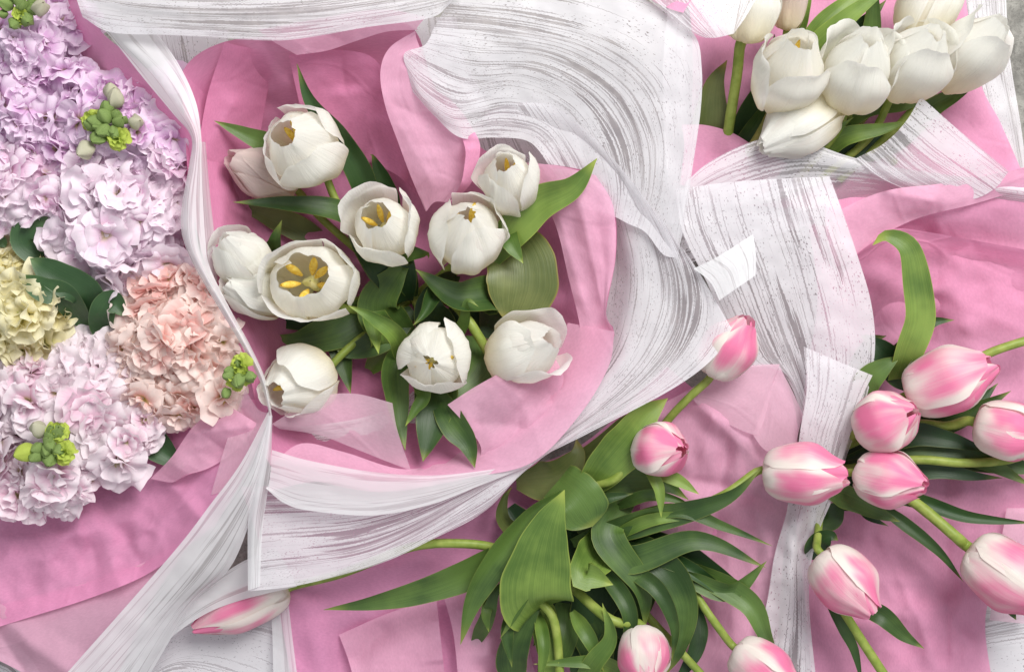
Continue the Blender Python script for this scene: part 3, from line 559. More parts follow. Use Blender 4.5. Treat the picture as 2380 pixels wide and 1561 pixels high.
def tulip(x, y, z, L, Rr, ang, elev, kind, label, group, seed=1, roll=0, op=0.35, opi=None, flares=(0.04, 0.04, 0.04), infl=(0, 0, 0), rads=1.0, stamens=False, st=None, strad=9, stmat='stem', leaves=(), sq=1.0):
    """x,y,z: middle of the flower; ang: screen direction of its tip (0 right, 90 up); elev: lean towards the viewer"""
    rnd = random.Random(seed * 7 + 3)
    a, e = R_(ang), R_(elev)
    mid = Wp(x, y, z)
    ax = Vector((math.cos(a) * math.cos(e), math.sin(a) * math.cos(e), math.sin(e)))
    sx = Vector((-math.sin(a), math.cos(a), 0)); sy = ax.cross(sx)
    Rr = Rr * (0.94 if kind == 'pink' else 0.93); L = L * 0.97
    Rw, Lw = Rr * S * (H - z) / H, L * S * (H - z) / H
    basep = mid - ax * Lw * 0.46
    if kind == 'pink': flares = tuple(rnd.choice((0.0, .05, .14, .26)) for _ in range(3))
    root = thing('tulip', basep, label, 'tulip', group)
    mt = Matrix((sx, sy, ax)).transposed()
    def F(v): return mt @ Vector((v.x, v.y * sq, v.z))
    for k in range(3):
        th = R_(roll - ang - 90 + 120 * k + rnd.uniform(-7, 7))
        V, nu, nv = petal_grid(th + R_(60), Lw, Rw, op if opi is None else opi, R_(60 if kind == 'pink' else 67), 0.90, infl[k], rnd, drop=(0.07 if kind != 'pink' else 0.2), curl=-0.02, sc_len=rnd.uniform(0.95, 1.0))
        obj('petal', grid_mesh('petal', [[F(v) for v in r] for r in V], nu, nv), M[kind], root)
        V, nu, nv = petal_grid(th, Lw, Rw, op * 1.12, R_(66 if kind == 'pink' else 58), 1.0, flares[k], rnd, drop=0.30, curl=(0.02 if kind == 'pink' else 0.09), twist=(0.03 if kind == 'pink' else 0.06), lump=(0.07 if kind == 'pink' else 0.14), sc_len=rnd.uniform(0.84, 0.98) if kind != 'pink' else rnd.uniform(.93, 1.0))
        obj('petal', grid_mesh('petal', [[F(v) for v in r] for r in V], nu, nv), M[kind], root)
    if stamens:
        for k in range(6):
            th = R_(60 * k + 20 + rnd.uniform(-12, 12)); tl = 0.62 + rnd.uniform(-.05, .08); out = rnd.uniform(.20, .34)
            V = []
            for i in range(9):
                t = i / 8; h = (tl + 0.22 * t) * Lw; rr = Rw * (out - 0.06 + 0.34 * t)
                rad = Rw * 0.095 * math.sin(math.pi * min(.98, max(.06, t))) ** .5
                c = Vector((rr * math.cos(th), rr * math.sin(th), h - 0.12 * Lw))
                V.append([F(c + Vector((math.cos(q) * rad, math.sin(q) * rad, 0))) for q in [m * math.pi / 4 for m in range(9)]])
            obj('stamen', grid_mesh('stamen', V, 8, 8), M['anther'], root)
        V = []
        for i in range(9):
            t = i / 8; rad = Rw * (0.12 if t < .75 else 0.17) * (1 if t < 1 else 0.1)
            V.append([F(Vector((math.cos(q) * rad * (1 + .25 * math.cos(3 * q) * (t > .6)), math.sin(q) * rad * (1 + .25 * math.cos(3 * q) * (t > .6)), Lw * (0.05 + 0.5 * t)))) for q in [m * math.pi / 6 for m in range(13)]])
        obj('pistil', grid_mesh('pistil', V, 8, 12), M['pistil'], root)
    b = mid - ax * Lw * 0.44
    zb = b.z / S; kk = (H - zb) / H
    bx, by = b.x / (S * kk) + CX, -b.y / (S * kk) + CY
    b2 = b - ax * 20 * S; zb2 = b2.z / S; k2 = (H - zb2) / H
    first = [(bx, by, zb), (b2.x / (S * k2) + CX, -b2.y / (S * k2) + CY, zb2)]
    if st is None: st = [(bx + (940 - bx) * .3, by + (700 - by) * .3, zb * 0.4)]
    stem(root, first + list(st), strad, stmat)
    for lf in leaves: leaf(root, **lf)
    return root
def l(pts, wd, mat='leaf', **k): return dict(pts=pts, wd=wd, mat=mat, **k)

GB = 'white tulips of the central bouquet'
c0 = (960, 690, 20)
tulip(703, 342, 215, 215, 98, 150, 74, 'white', 'white tulip with a small square opening, uppermost full bloom at the left of its bouquet', GB, 1, 65, 0.42, opi=.36, flares=(.55, .12, .30), stamens=True, sq=0.95,
      st=[(800, 500, 90), c0], leaves=[l([(860, 560, 40), (850, 430, 120), (790, 320, 170), (722, 235, 210), (690, 148, 236)], 62, 'leaf_dark_shaded', fold=.4, roll=15),
      l([(700, 420, 80), (640, 345, 130), (570, 312, 160), (498, 281, 176)], 52, 'leaf', fold=.3, roll=10), l([(900, 560, 30), (900, 460, 60), (870, 370, 100), (860, 360, 110)], 60, 'leaf_dark_shaded')])
tulip(612, 405, 120, 190, 66, 155, 38, 'blush', 'pinkish shaded tulip half hidden behind the uppermost white tulip', GB, 2, 20, 0.30, st=[(760, 520, 60), c0],
      leaves=[l([(880, 560, 40), (790, 492, 110), (660, 474, 150), (542, 470, 160)], 50, 'leaf', roll=-15), l([(760, 560, 20), (620, 500, 60), (540, 480, 70)], 60, 'leaf_olive')])
tulip(893, 532, 225, 215, 80, 112, 76, 'white', 'white tulip with yellow stamens and curled back petals, middle of the central bouquet', GB, 3, 125, 0.5, opi=.46, flares=(1.0, .62, .72), stamens=True, st=[c0],
      leaves=[l([(960, 690, 60), (930, 600, 120), (990, 590, 150), (996, 600, 160)], 60), l([(940, 700, 60), (920, 640, 100), (870, 560, 120), (820, 500, 100), (740, 480, 90)], 110, 'leaf_dark_shaded')])
tulip(1085, 545, 225, 215, 88, 80, 68, 'white', 'plump white tulip with narrow opening, overlapping the bloom with a pointed upper petal', GB, 4, 60, 0.26, opi=.18, flares=(.80, .30, .12), stamens=True, st=[c0],
      leaves=[l([(1130, 760, 60), (1150, 690, 120), (1060, 690, 170), (966, 626, 196)], 84, 'leaf', fold=.4, roll=-18), l([(1170, 520, 150), (1185, 560, 190), (1216, 612, 196)], 46, 'leaf_light', base=.9)])
tulip(1183, 425, 235, 205, 70, 105, 68, 'white', 'highest right white tulip of the central bouquet, with a pointed upper petal', GB, 5, 115, 0.42, opi=.40, flares=(.85, .15, .60), stamens=True, st=[(1100, 600, 100), c0],
      leaves=[l([(1130, 620, 130), (1195, 530, 190), (1255, 470, 214), (1330, 435, 236), (1388, 368, 250)], 82, 'leaf_light', fold=.35, roll=-10, peak=.45)])
tulip(724, 655, 230, 205, 115, 95, 84, 'white', 'widest open white tulip showing a big cluster of yellow stamens', GB, 6, 25, 0.78, opi=.60, flares=(.10, .14, .24), stamens=True, st=[(820, 720, 80), c0], sq=0.84,
      leaves=[l([(940, 850, 90), (925, 785, 180), (870, 740, 215), (808, 709, 236)], 44, 'leaf_light', fold=.5), l([(870, 700, 60), (800, 760, 80), (700, 790, 90), (640, 780, 90)], 90, 'leaf'), l([(800, 640, 60), (650, 600, 90), (640, 560, 140), (655, 512, 160)], 66, 'leaf')])
tulip(562, 600, 200, 200, 66, 118, 60, 'white', 'white tulip leaning against the left paper rim, behind the widest open tulip', GB, 7, 130, 0.32, opi=.2, flares=(.70, .10, .10), st=[(700, 700, 70), c0])
tulip(592, 680, 180, 170, 62, 160, 40, 'white', 'low closed white tulip squeezed below the one leaning on the left paper rim', GB, 8, 120, 0.28, st=[(760, 740, 60), c0], leaves=[l([(850, 760, 50), (740, 730, 60), (640, 740, 60), (590, 760, 60)], 90, 'leaf_dark_shaded')])
tulip(696, 888, 190, 190, 82, 208, 54, 'white', 'lowest left white tulip of the central bouquet, facing down to the left beside the rim', GB, 9, 60, 0.46, opi=.38, flares=(.5, .08, .5), stamens=True, st=[(820, 800, 90), c0],
      leaves=[l([(780, 700, 40), (790, 800, 70), (815, 915, 90)], 60, 'leaf'), l([(960, 720, 60), (880, 790, 90), (810, 820, 90), (780, 810, 90)], 70, 'leaf')])
tulip(1010, 830, 230, 195, 84, 260, 84, 'white', 'round white tulip above the hanging leaf tips, lower middle of the central bouquet', GB, 10, 20, 0.30, opi=.16, flares=(.6, .1, .45), stamens=True, st=[c0],
      leaves=[l([(960, 780, 100), (918, 850, 130), (925, 950, 180), (942, 1046, 206)], 64, 'leaf', fold=.3, roll=20), l([(1020, 850, 110), (1010, 950, 180), (983, 1072, 214)], 96, 'leaf', fold=.3),
              l([(1010, 900, 150), (1050, 975, 200), (1088, 1030, 214), (1104, 1087, 218)], 62, 'leaf', fold=.35, roll=-10, peak=.5), l([(960, 860, 170), (985, 915, 210), (966, 950, 222), (942, 990, 226)], 34, 'leaf_light', fold=.5),
              l([(1100, 780, 80), (1105, 850, 120), (1050, 900, 150), (990, 920, 150)], 90, 'leaf')])
tulip(1218, 812, 220, 225, 78, 22, 50, 'white', 'white tulip lying sideways to the right at the lower right of the central bouquet', GB, 11, 300, 0.46, opi=.34, flares=(.85, .75, .05), st=[(1085, 740, 150), (1040, 700, 60), c0], strad=11,
      leaves=[l([(1175, 540, 110), (1208, 600, 140), (1212, 670, 150), (1185, 755, 140)], 158, 'leaf_olive', fold=.12, base=.45, peak=.45, blunt=3.2, wav=.05),
              l([(960, 800, 60), (880, 720, 100), (920, 640, 110), (960, 600, 100)], 100, 'leaf'), l([(1000, 860, 60), (1075, 760, 150), (1085, 700, 190), (1112, 712, 196)], 40, 'leaf', roll=25),
              l([(1060, 640, 90), (1015, 680, 160), (985, 730, 200), (960, 756, 214)], 46, 'leaf', fold=.9), l([(1040, 800, 50), (1000, 720, 90), (1010, 650, 90)], 90, 'leaf_dark_shaded'),
              l([(1180, 780, 50), (1100, 720, 70), (1020, 760, 60)], 90, 'leaf_dark_shaded'), l([(860, 860, 50), (900, 800, 90), (870, 740, 140), (880, 822, 190)], 70, 'leaf_light', fold=.5)])

GC = 'white tulips of the upper right bouquet'
s0 = lambda x, y: [(x, y, 40)]
tulip(1833, 168, 225, 235, 86, 80, 62, 'white', 'leftmost full white tulip of the upper right row, its yellow centre showing', GC, 21, 170, 0.50, opi=.44, flares=(.60, .60, .12), stamens=True, st=[(1775, 300, 130), (1700, 420, 60)], stmat='stem_dark', strad=12,
      leaves=[l([(1640, 420, 20), (1650, 300, 60), (1660, 200, 80), (1690, 140, 90)], 90, 'leaf_olive'), l([(1700, 420, 30), (1740, 300, 60), (1790, 180, 80), (1800, 80, 90)], 80, 'leaf_dark_shaded'), l([(1680, 420, 30), (1740, 330, 80), (1790, 250, 90), (1830, 180, 90)], 60, 'leaf')])
tulip(1990, 164, 228, 235, 86, 84, 60, 'white', 'second white tulip from the left in the upper right row, back petals parted', GC, 22, 130, 0.50, opi=.32, flares=(.80, .20, .95), st=[(1950, 300, 120), (1850, 420, 50)],
      leaves=[l([(1830, 400, 60), (1910, 330, 130), (1960, 290, 160), (1985, 272, 170)], 30, 'leaf'), l([(1960, 260, 40), (1890, 140, 120), (1960, 50, 170), (2080, -40, 190)], 60, 'leaf_light', fold=.3), l([(1800, 300, 40), (1880, 120, 120), (1930, 60, 150), (1990, 10, 170)], 46, 'leaf')])
tulip(2125, 146, 222, 225, 82, 68, 60, 'white', 'third full white tulip from the left in the upper right row', GC, 23, 150, 0.46, opi=.30, flares=(.85, .20, .60), st=[(2020, 320, 90), (1900, 420, 50)],
      leaves=[l([(1880, 380, 50), (1960, 320, 120), (2050, 300, 140), (2120, 280, 140)], 44, 'leaf_light'), l([(1850, 400, 30), (1980, 350, 60), (2080, 330, 70), (2160, 290, 70)], 80, 'leaf_dark_shaded')])
tulip(2250, 125, 200, 235, 74, 48, 54, 'white', 'rightmost white tulip of the upper right row, leaning out past the paper', GC, 24, 20, 0.5, opi=.34, flares=(.9, .5, .2), st=[(2080, 300, 80), (1950, 420, 40)],
      leaves=[l([(2100, 300, 60), (2170, 250, 90), (2230, 215, 110), (2284, 175, 130)], 44, 'leaf', roll=15), l([(1900, 330, 60), (2000, 250, 100), (2100, 240, 110), (2180, 220, 110)], 60, 'leaf')])
tulip(2160, 5, 190, 200, 76, 70, 30, 'white', 'white tulip cut by the top edge above the upper right row', GC, 25, 60, 0.42, st=[(2050, 220, 60), (1900, 400, 40)], leaves=[l([(1990, 220, 60), (2020, 100, 110), (2030, 0, 140), (2035, -60, 150)], 50, 'leaf')])
tulip(1752, 10, 225, 200, 66, 75, 25, 'white', 'white tulip cut by the top edge on a straight olive stem', GC, 26, 10, 0.4, st=[(1712, 180, 140), (1692, 310, 90), (1680, 420, 40)], stmat='stem', strad=12)
tulip(1842, -5, 180, 170, 40, 85, 25, 'blush', 'pale pinkish tulip bud at the top edge beside the tulip on the olive stem', GC, 27, 10, 0.3, st=[(1800, 200, 60), (1740, 420, 30)],
      leaves=[l([(1830, 120, 100), (1860, 40, 160), (1890, -40, 180)], 40, 'leaf_light', fold=.6), l([(1860, 200, 60), (1900, 80, 140), (1990, -10, 150), (2040, -60, 150)], 60, 'leaf_light'), l([(1900, 260, 40), (1960, 120, 90), (2060, 0, 110)], 70, 'leaf_dark_shaded')])
tulip(1856, 292, 160, 240, 76, 212, 18, 'white', 'white tulip lying low under the upper right row, against the paper edge', GC, 28, 70, 0.18, st=[(2000, 300, 60), (2080, 380, 30)], leaves=[l([(1700, 460, 20), (1800, 420, 40), (1900, 380, 50), (2000, 340, 60)], 90, 'leaf_dark_shaded')])

GD = 'pink tulips of the bottom bouquet'
d0 = (1370, 1330, 30)
tulip(1692, 808, 200, 175, 66, 62, 24, 'pink', 'pink and cream tulip poking out beside the big white paper, tip up to the right', GD, 31, 30, 0.22, st=[(1600, 925, 150), (1545, 985, 120), (1480, 1080, 80)], sq=.9)
tulip(1537, 1046, 215, 150, 66, 8, 52, 'pink', 'small round pink tulip just right of the light green upright leaf, facing up', GD, 32, 45, 0.16, st=[(1430, 1112, 170), (1355, 1140, 130), (1300, 1200, 60)],
      leaves=[l([(1355, 1150, 120), (1400, 1090, 170), (1460, 1020, 190), (1500, 965, 190), (1552, 925, 180)], 104, 'leaf_light', fold=.3, roll=-15, peak=.5), l([(1500, 1085, 190), (1530, 1130, 205), (1537, 1202, 210)], 26, 'leaf_light', fold=.5), l([(1520, 1095, 180), (1575, 1115, 190), (1625, 1148, 195)], 30, 'leaf_light'),
              l([(1320, 1180, 100), (1420, 1120, 120), (1530, 1120, 130), (1600, 1160, 120)], 70, 'leaf'), l([(1215, 1250, 40), (1170, 1205, 90), (1172, 1160, 100), (1190, 1130, 100)], 34, 'leaf_olive', fold=.6), l([(1200, 1120, 60), (1290, 1110, 90), (1340, 1060, 100), (1340, 1020, 90)], 90, 'leaf_olive'),
              l([(1250, 1150, 60), (1380, 1060, 90), (1450, 980, 110), (1490, 950, 110)], 70, 'leaf_olive')])
tulip(1866, 1100, 205, 205, 74, 0, 26, 'pink', 'long pink and white tulip lying across the twisted white paper strip', GD, 33, 95, 0.26, st=[(1680, 1150, 180), (1560, 1200, 130), (1440, 1240, 90)],
      leaves=[l([(1400, 1260, 100), (1500, 1210, 160), (1600, 1195, 172), (1664, 1172, 176)], 30, 'leaf_light', fold=.5), l([(1420, 1300, 120), (1520, 1360, 175), (1566, 1450, 178), (1562, 1535, 160)], 38, 'leaf', fold=.5), l([(1440, 1260, 120), (1600, 1320, 156), (1700, 1388, 160), (1756, 1384, 150)], 40, 'leaf_dark_shaded', fold=.5), l([(1430, 1180, 110), (1500, 1150, 160), (1570, 1160, 170), (1614, 1182, 165)], 28, 'leaf', fold=.5), l([(1330, 1260, 90), (1480, 1215, 150), (1620, 1180, 185), (1700, 1150, 195), (1768, 1090, 205)], 62, 'leaf', fold=.3, roll=-12, peak=.35), l([(1380, 1240, 110), (1560, 1185, 170), (1680, 1222, 185), (1795, 1268, 186)], 34, 'leaf'),
              l([(1330, 1200, 60), (1450, 1300, 150), (1620, 1255, 170), (1780, 1318, 170)], 62, 'leaf', fold=.25, roll=8), l([(1400, 1250, 90), (1560, 1290, 120), (1680, 1350, 130), (1755, 1385, 120)], 90, 'leaf_dark_shaded')])
tulip(1497, 1525, 210, 150, 64, 275, 42, 'pink', 'pink tulip cut by the bottom edge among the big leaves', GD, 34, 60, 0.20, st=[(1420, 1440, 180), (1335, 1368, 120), (1300, 1330, 90)], strad=11,
      leaves=[l([(1380, 1300, 120), (1455, 1400, 176), (1462, 1480, 176), (1440, 1560, 160)], 40, 'leaf', fold=.5), l([(1300, 1250, 120), (1240, 1330, 186), (1200, 1420, 190), (1162, 1484, 170)], 34, 'leaf', fold=.5), l([(1330, 1420, 130), (1368, 1480, 170), (1404, 1560, 165)], 36, 'leaf_light', fold=.5), l([(1250, 1420, 120), (1264, 1500, 170), (1252, 1590, 165)], 30, 'leaf_light', fold=.6), l([(1215, 1400, 120), (1180, 1460, 160), (1190, 1550, 160)], 32, 'leaf', fold=.5), l([(1350, 1190, 120), (1400, 1160, 165), (1472, 1146, 165)], 30, 'leaf', fold=.5), l([(1262, 1412, 130), (1246, 1392, 196), (1252, 1320, 216), (1274, 1225, 224), (1312, 1138, 228)], 158, 'leaf_light', fold=.22, base=.86, peak=.25, wav=.05, blunt=1.6), l([(1296, 1118, 150), (1340, 1160, 190), (1378, 1222, 176)], 116, 'leaf', fold=.05, base=.8, blunt=5, peak=.5),
              l([(1320, 1140, 150), (1235, 1200, 190), (1160, 1290, 200), (1100, 1390, 196), (1070, 1497, 180)], 66, 'leaf', fold=.4, roll=20, peak=.5), l([(1470, 1150, 90), (1410, 1240, 150), (1490, 1360, 160), (1500, 1460, 140)], 74, 'leaf', roll=10),
              l([(1400, 1250, 90), (1360, 1330, 190), (1380, 1340, 200), (1425, 1358, 196)], 92, 'leaf_light', fold=.4, base=.6, peak=.4), l([(1100, 1500, 60), (1130, 1440, 120), (1150, 1380, 150), (1180, 1340, 140)], 36, 'leaf'),
              l([(1200, 1600, 60), (1190, 1520, 120), (1230, 1430, 140), (1270, 1380, 130)], 70, 'leaf'), l([(1480, 1600, 60), (1400, 1540, 160), (1240, 1542, 170)], 36, 'leaf_light'), l([(1340, 1600, 120), (1380, 1540, 180), (1420, 1480, 190), (1400, 1400, 190)], 44, 'leaf_light', roll=20)])
tulip(1772, 1552, 200, 170, 66, 325, 30, 'pink', 'cream and pink tulip cut by the bottom edge in front of the twisted white paper', GD, 35, 60, 0.3, st=[(1650, 1430, 170), (1580, 1335, 120), (1480, 1280, 80)],
      leaves=[l([(1540, 1300, 120), (1640, 1340, 150), (1740, 1400, 180), (1780, 1480, 190), (1812, 1545, 196)], 54, 'leaf', fold=.4, peak=.5), l([(1540, 1320, 130), (1620, 1350, 160), (1700, 1372, 170), (1782, 1303, 186)], 44, 'leaf', fold=.4, roll=-10, peak=.5),
              l([(1420, 1230, 90), (1530, 1300, 150), (1590, 1400, 160), (1580, 1500, 150), (1545, 1570, 140)], 74, 'leaf', fold=.3, roll=-8, peak=.4), l([(1380, 1240, 60), (1440, 1340, 130), (1480, 1430, 130), (1440, 1540, 110)], 56, 'leaf'), l([(1620, 1400, 60), (1620, 1500, 90), (1560, 1600, 100)], 40, 'leaf_dark_shaded')])
tulip(566, 1412, 60, 250, 54, 203, 8, 'pink', 'pink and cream tulip lying flat at the lower left, half under translucent paper', GD, 36, 60, 0.16, st=[(800, 1330, 110), (950, 1272, 160), (1060, 1262, 172), (1160, 1276, 150), (1240, 1330, 90)], strad=10,
      leaves=[l([(1200, 1260, 110), (1130, 1310, 160), (1000, 1365, 176), (870, 1398, 178), (752, 1416, 176)], 74, 'leaf', fold=.25, roll=15, peak=.25)])
# stems and leaves of tulips whose blooms lie beyond the frame or under the paper
def stalk(x, y, z, label, group, pts, rad=9, mat='stem', leaves=()):
    r = thing('tulip_stalk', Wp(x, y, z), label, 'tulip stalk', group); stem(r, pts, rad, mat)
    for lf in leaves: leaf(r, **lf)
    return r
stalk(1600, 1561, 60, 'tulip stalk running to the bottom edge between the two tulips cut there', 'tulip stalks without a visible bloom', [(1440, 1360, 60), (1560, 1490, 110), (1680, 1620, 110)],
      leaves=[l([(1260, 1380, 60), (1270, 1480, 140), (1290, 1620, 140)], 60, 'leaf_light'), l([(1500, 1250, 40), (1380, 1400, 80), (1330, 1600, 80)], 110, 'leaf_dark_shaded'), l([(1250, 1200, 30), (1400, 1350, 60), (1520, 1560, 60)], 130, 'leaf_dark_shaded'),
              l([(1450, 1150, 40), (1340, 1300, 60), (1240, 1500, 60)], 130, 'leaf_dark_shaded'), l([(1180, 1180, 40), (1260, 1300, 60), (1380, 1480, 60)], 120, 'leaf_dark_shaded'), l([(1560, 1200, 30), (1480, 1330, 50), (1380, 1620, 50)], 120, 'leaf_dark_shaded'), l([(1200, 1340, 30), (1330, 1180, 50), (1520, 1120, 60)], 120, 'leaf_dark_shaded')])  # broad low filler leaves, added so the gaps above them look dark
stalk(1290, 1561, 60, 'upright stalk leaving the bottom edge left of the tulip cut there', 'tulip stalks without a visible bloom', [(1250, 1390, 150), (1290, 1450, 160), (1305, 1620, 160)], 10,
      leaves=[l([(1310, 1400, 70), (1300, 1480, 110), (1250, 1620, 110)], 80, 'leaf'), l([(1340, 1390, 60), (1380, 1480, 90), (1400, 1620, 80)], 90, 'leaf'), l([(1150, 1380, 110), (1130, 1420, 140), (1136, 1468, 140)], 26, 'leaf_light')])

GE = 'pink tulips of the right bouquet'
tulip(2204, 886, 200, 225, 82, 24, 26, 'pink', 'largest pink tulip of the right bouquet, lying with its tip up to the right', GE, 41, 40, 0.28, st=[(2060, 990, 120), (1960, 1040, 60)], sq=1.0,
      leaves=[l([(2090, 880, 110), (2110, 820, 170), (2136, 740, 190), (2128, 650, 200), (2110, 575, 206), (2060, 548, 200), (2028, 570, 190)], 66, 'leaf_light', fold=.25, base=.8, peak=.35, blunt=3), l([(2060, 830, 60), (2110, 800, 90), (2160, 752, 100), (2218, 743, 104)], 40, 'leaf'),
              l([(2110, 900, 80), (2060, 830, 110), (2020, 790, 110), (2000, 780, 100)], 70, 'leaf_dark_shaded'), l([(1990, 930, 120), (2020, 880, 150), (2060, 848, 160), (2092, 828, 160)], 60, 'leaf', roll=10), l([(2000, 1000, 60), (1990, 900, 90), (2020, 800, 80), (2060, 780, 70)], 70, 'leaf_dark_shaded'),
              l([(2060, 1000, 60), (2200, 980, 90), (2290, 940, 110), (2350, 908, 120)], 56, 'leaf'), l([(2150, 960, 60), (2250, 950, 80), (2320, 890, 80)], 40, 'leaf_dark_shaded')])
tulip(2062, 978, 210, 165, 76, 30, 48, 'pink', 'pink tulip left below the largest one, touching it, facing up', GE, 42, 80, 0.18, st=[(1960, 1040, 80), (1900, 1080, 40)],
      leaves=[l([(1950, 1060, 50), (2100, 1010, 110), (2200, 1020, 130), (2310, 1052, 130)], 60, 'leaf_dark_shaded'), l([(1950, 1080, 50), (2120, 1040, 100), (2260, 1060, 120), (2400, 1130, 130)], 70, 'leaf'), l([(1960, 960, 60), (1975, 900, 90), (2000, 850, 90)], 40, 'leaf_dark_shaded')])
tulip(2066, 1114, 215, 175, 70, -8, 40, 'pink', 'pink tulip directly below the upward facing one, its tip split open to the right', GE, 43, 20, 0.20, st=[(1950, 1100, 120), (1880, 1090, 60)],
      leaves=[l([(1910, 1130, 100), (1990, 1165, 150), (2050, 1195, 160), (2092, 1212, 165)], 52, 'leaf'), l([(1930, 1180, 60), (1990, 1170, 110), (2020, 1200, 130), (2065, 1222, 130)], 30, 'leaf_dark_shaded'), l([(2000, 1150, 60), (2120, 1160, 110), (2250, 1200, 130), (2410, 1216, 140)], 34, 'leaf_dark_shaded', fold=.5),
              l([(2020, 1160, 90), (2100, 1215, 120), (2180, 1280, 130), (2240, 1352, 130)], 30, 'leaf', fold=.5), l([(1960, 1120, 50), (2150, 1090, 110), (2260, 1105, 120), (2330, 1110, 110)], 50, 'leaf_dark_shaded'), l([(1890, 1180, 60), (1925, 1200, 90), (1960, 1160, 90)], 70, 'leaf')])
tulip(2345, 1002, 195, 175, 72, -15, 30, 'pink', 'pink tulip cut by the right edge on a level stem', GE, 44, 50, 0.26, st=[(2200, 990, 120), (2120, 988, 110), (2000, 1040, 60)], strad=11)
tulip(2340, 1335, 200, 225, 84, -38, 28, 'pink', 'large cream and pink tulip at the right edge on a thick slanting stem', GE, 45, 80, 0.26, st=[(2220, 1245, 160), (2130, 1170, 120), (2020, 1100, 60)], strad=13, leaves=[l([(2330, 1370, 90), (2345, 1410, 100), (2362, 1440, 104)], 30, 'leaf')])
tulip(1966, 1352, 215, 190, 76, -52, 30, 'pink', 'cream and pink tulip hanging below, right of the twisted white paper', GE, 46, 60, 0.22, st=[(1900, 1250, 130), (1910, 1150, 60)],
      leaves=[l([(1890, 1300, 90), (1905, 1260, 120), (1930, 1245, 130), (1948, 1255, 130)], 60, 'leaf_dark_shaded', fold=.2), l([(1990, 1400, 80), (2050, 1430, 120), (2100, 1475, 120), (2148, 1506, 118)], 44, 'leaf', fold=.4)])
GS = 'tulip stalks without a visible bloom'
stalk(2380, 800, 60, 'tulip stalk leaving the right edge above the largest pink tulip', GS, [(2200, 880, 90), (2300, 820, 120), (2440, 775, 130)], 10)
stalk(2300, 1075, 60, 'level tulip stalk between the leaves, below the pink tulip cut by the right edge', GS, [(1960, 1090, 60), (2120, 1068, 130), (2240, 1075, 140), (2350, 1066, 130), (2440, 1030, 120)], 10, leaves=[l([(2100, 1060, 60), (2200, 1050, 90), (2440, 1100, 90)], 70, 'leaf')])
stalk(2050, 1561, 60, 'stalk with a narrow leaf running to the bottom edge below the hanging pink tulip', GS, [(1930, 1370, 90), (1985, 1460, 110), (2090, 1620, 110)], 11, leaves=[l([(1920, 1390, 90), (1955, 1450, 110), (1985, 1510, 110), (2004, 1590, 110)], 26, 'leaf')])

# ---------------------------------------------------------------- stock flowers
def floret_mesh(name, rnd, r, mat):
    """a double floret: ruffled petals in three whorls, one mesh"""
    vs, fs, uvs = [], [], []
    nu, nv = 8, 12
    for (cnt, el0, ln) in ((5, 6, 1.05), (4, 32, 0.88), (3, 60, 0.62)):
        off = rnd.random() * 6.28
        for k in range(cnt):
            th = off + k / cnt * 2 * math.pi + rnd.uniform(-.25, .25); el = R_(el0 + rnd.uniform(-12, 12))
            L_ = r * ln * rnd.uniform(.85, 1.12); W_ = L_ * rnd.uniform(.58, .85); ph = rnd.random() * 50; amp = rnd.uniform(.16, .30) * L_
            d = Vector((math.cos(th), math.sin(th), 0)); sd = Vector((-math.sin(th), math.cos(th), 0)); up = Vector((0, 0, 1))
            b0 = len(vs); bend = rnd.uniform(-0.5, 1.0)
            for i in range(nu + 1):
                u = i / nu
                for j in range(nv + 1):
                    v = j / nv * 2 - 1
                    uu = u * (1 - .30 * abs(v) ** 2.5 + .10 * nz(v * 3 + ph, 1))
                    wd = W_ * (0.16 + 0.84 * math.sin(min(1, uu * 1.25) * math.pi / 2) ** 1.2)
                    e = el - bend * uu * uu
                    p = d * (L_ * uu * math.cos(e)) + up * (L_ * uu * math.sin(e)) + sd * (wd * v)
                    nrm = up * math.cos(e) - d * math.sin(e)
                    p += nrm * (amp * uu * uu * (math.sin(v * 6.5 + ph) * .55 + 1.3 * nz(v * 2.2 + ph, uu * 2, ph)) + 0.22 * W_ * abs(v) ** 2 * (1 if k % 2 else -.3))
                    vs.append(tuple(p)); uvs.append((j / nv, u))
            for i in range(nu):
                for j in range(nv):
                    a = b0 + i * (nv + 1) + j; fs.append((a, a + nv + 1, a + nv + 2, a + 1))
    me = bpy.data.meshes.new(name); me.from_pydata(vs, [], fs); uv = me.uv_layers.new(name='UVMap')
    for p in me.polygons:
        p.use_smooth = True
        for li in p.loop_indices: uv.data[li].uv = uvs[me.loops[li].vertex_index]
    me.materials.append(M[mat]); return me
def bud_mesh(name, mat, rnd):
    nu, nv = 10, 14; V = []; ph = rnd.random() * 9
    for i in range(nu + 1):
        t = i / nu; rr = math.sin(math.pi * min(.985, max(.015, t))) ** .7; row = []
        for j in range(nv + 1):
            a = j / nv * 2 * math.pi; q = rr * (0.5 + .06 * math.cos(4 * a + ph) + .08 * t * math.cos(6 * a)) * (1 - .25 * t)
            row.append(Vector((q * math.cos(a), q * math.sin(a), t * 1.25 - .4)))
        V.append(row)
    me = grid_mesh(name, V, nu, nv); me.materials.append(M[mat]); return me
frnd = random.Random(77)
FM = {}
for k in ('lilac', 'lilacpale', 'blushf', 'peach', 'cream'): FM[k] = [floret_mesh('floret', frnd, 1.0, k) for _ in range(5)]
BMs = {k: [bud_mesh('bud', k, frnd) for _ in range(2)] for k in ('bud', 'limebud', 'palebud')}
LIME = floret_mesh('opening_bud', frnd, 1.0, 'limebud')
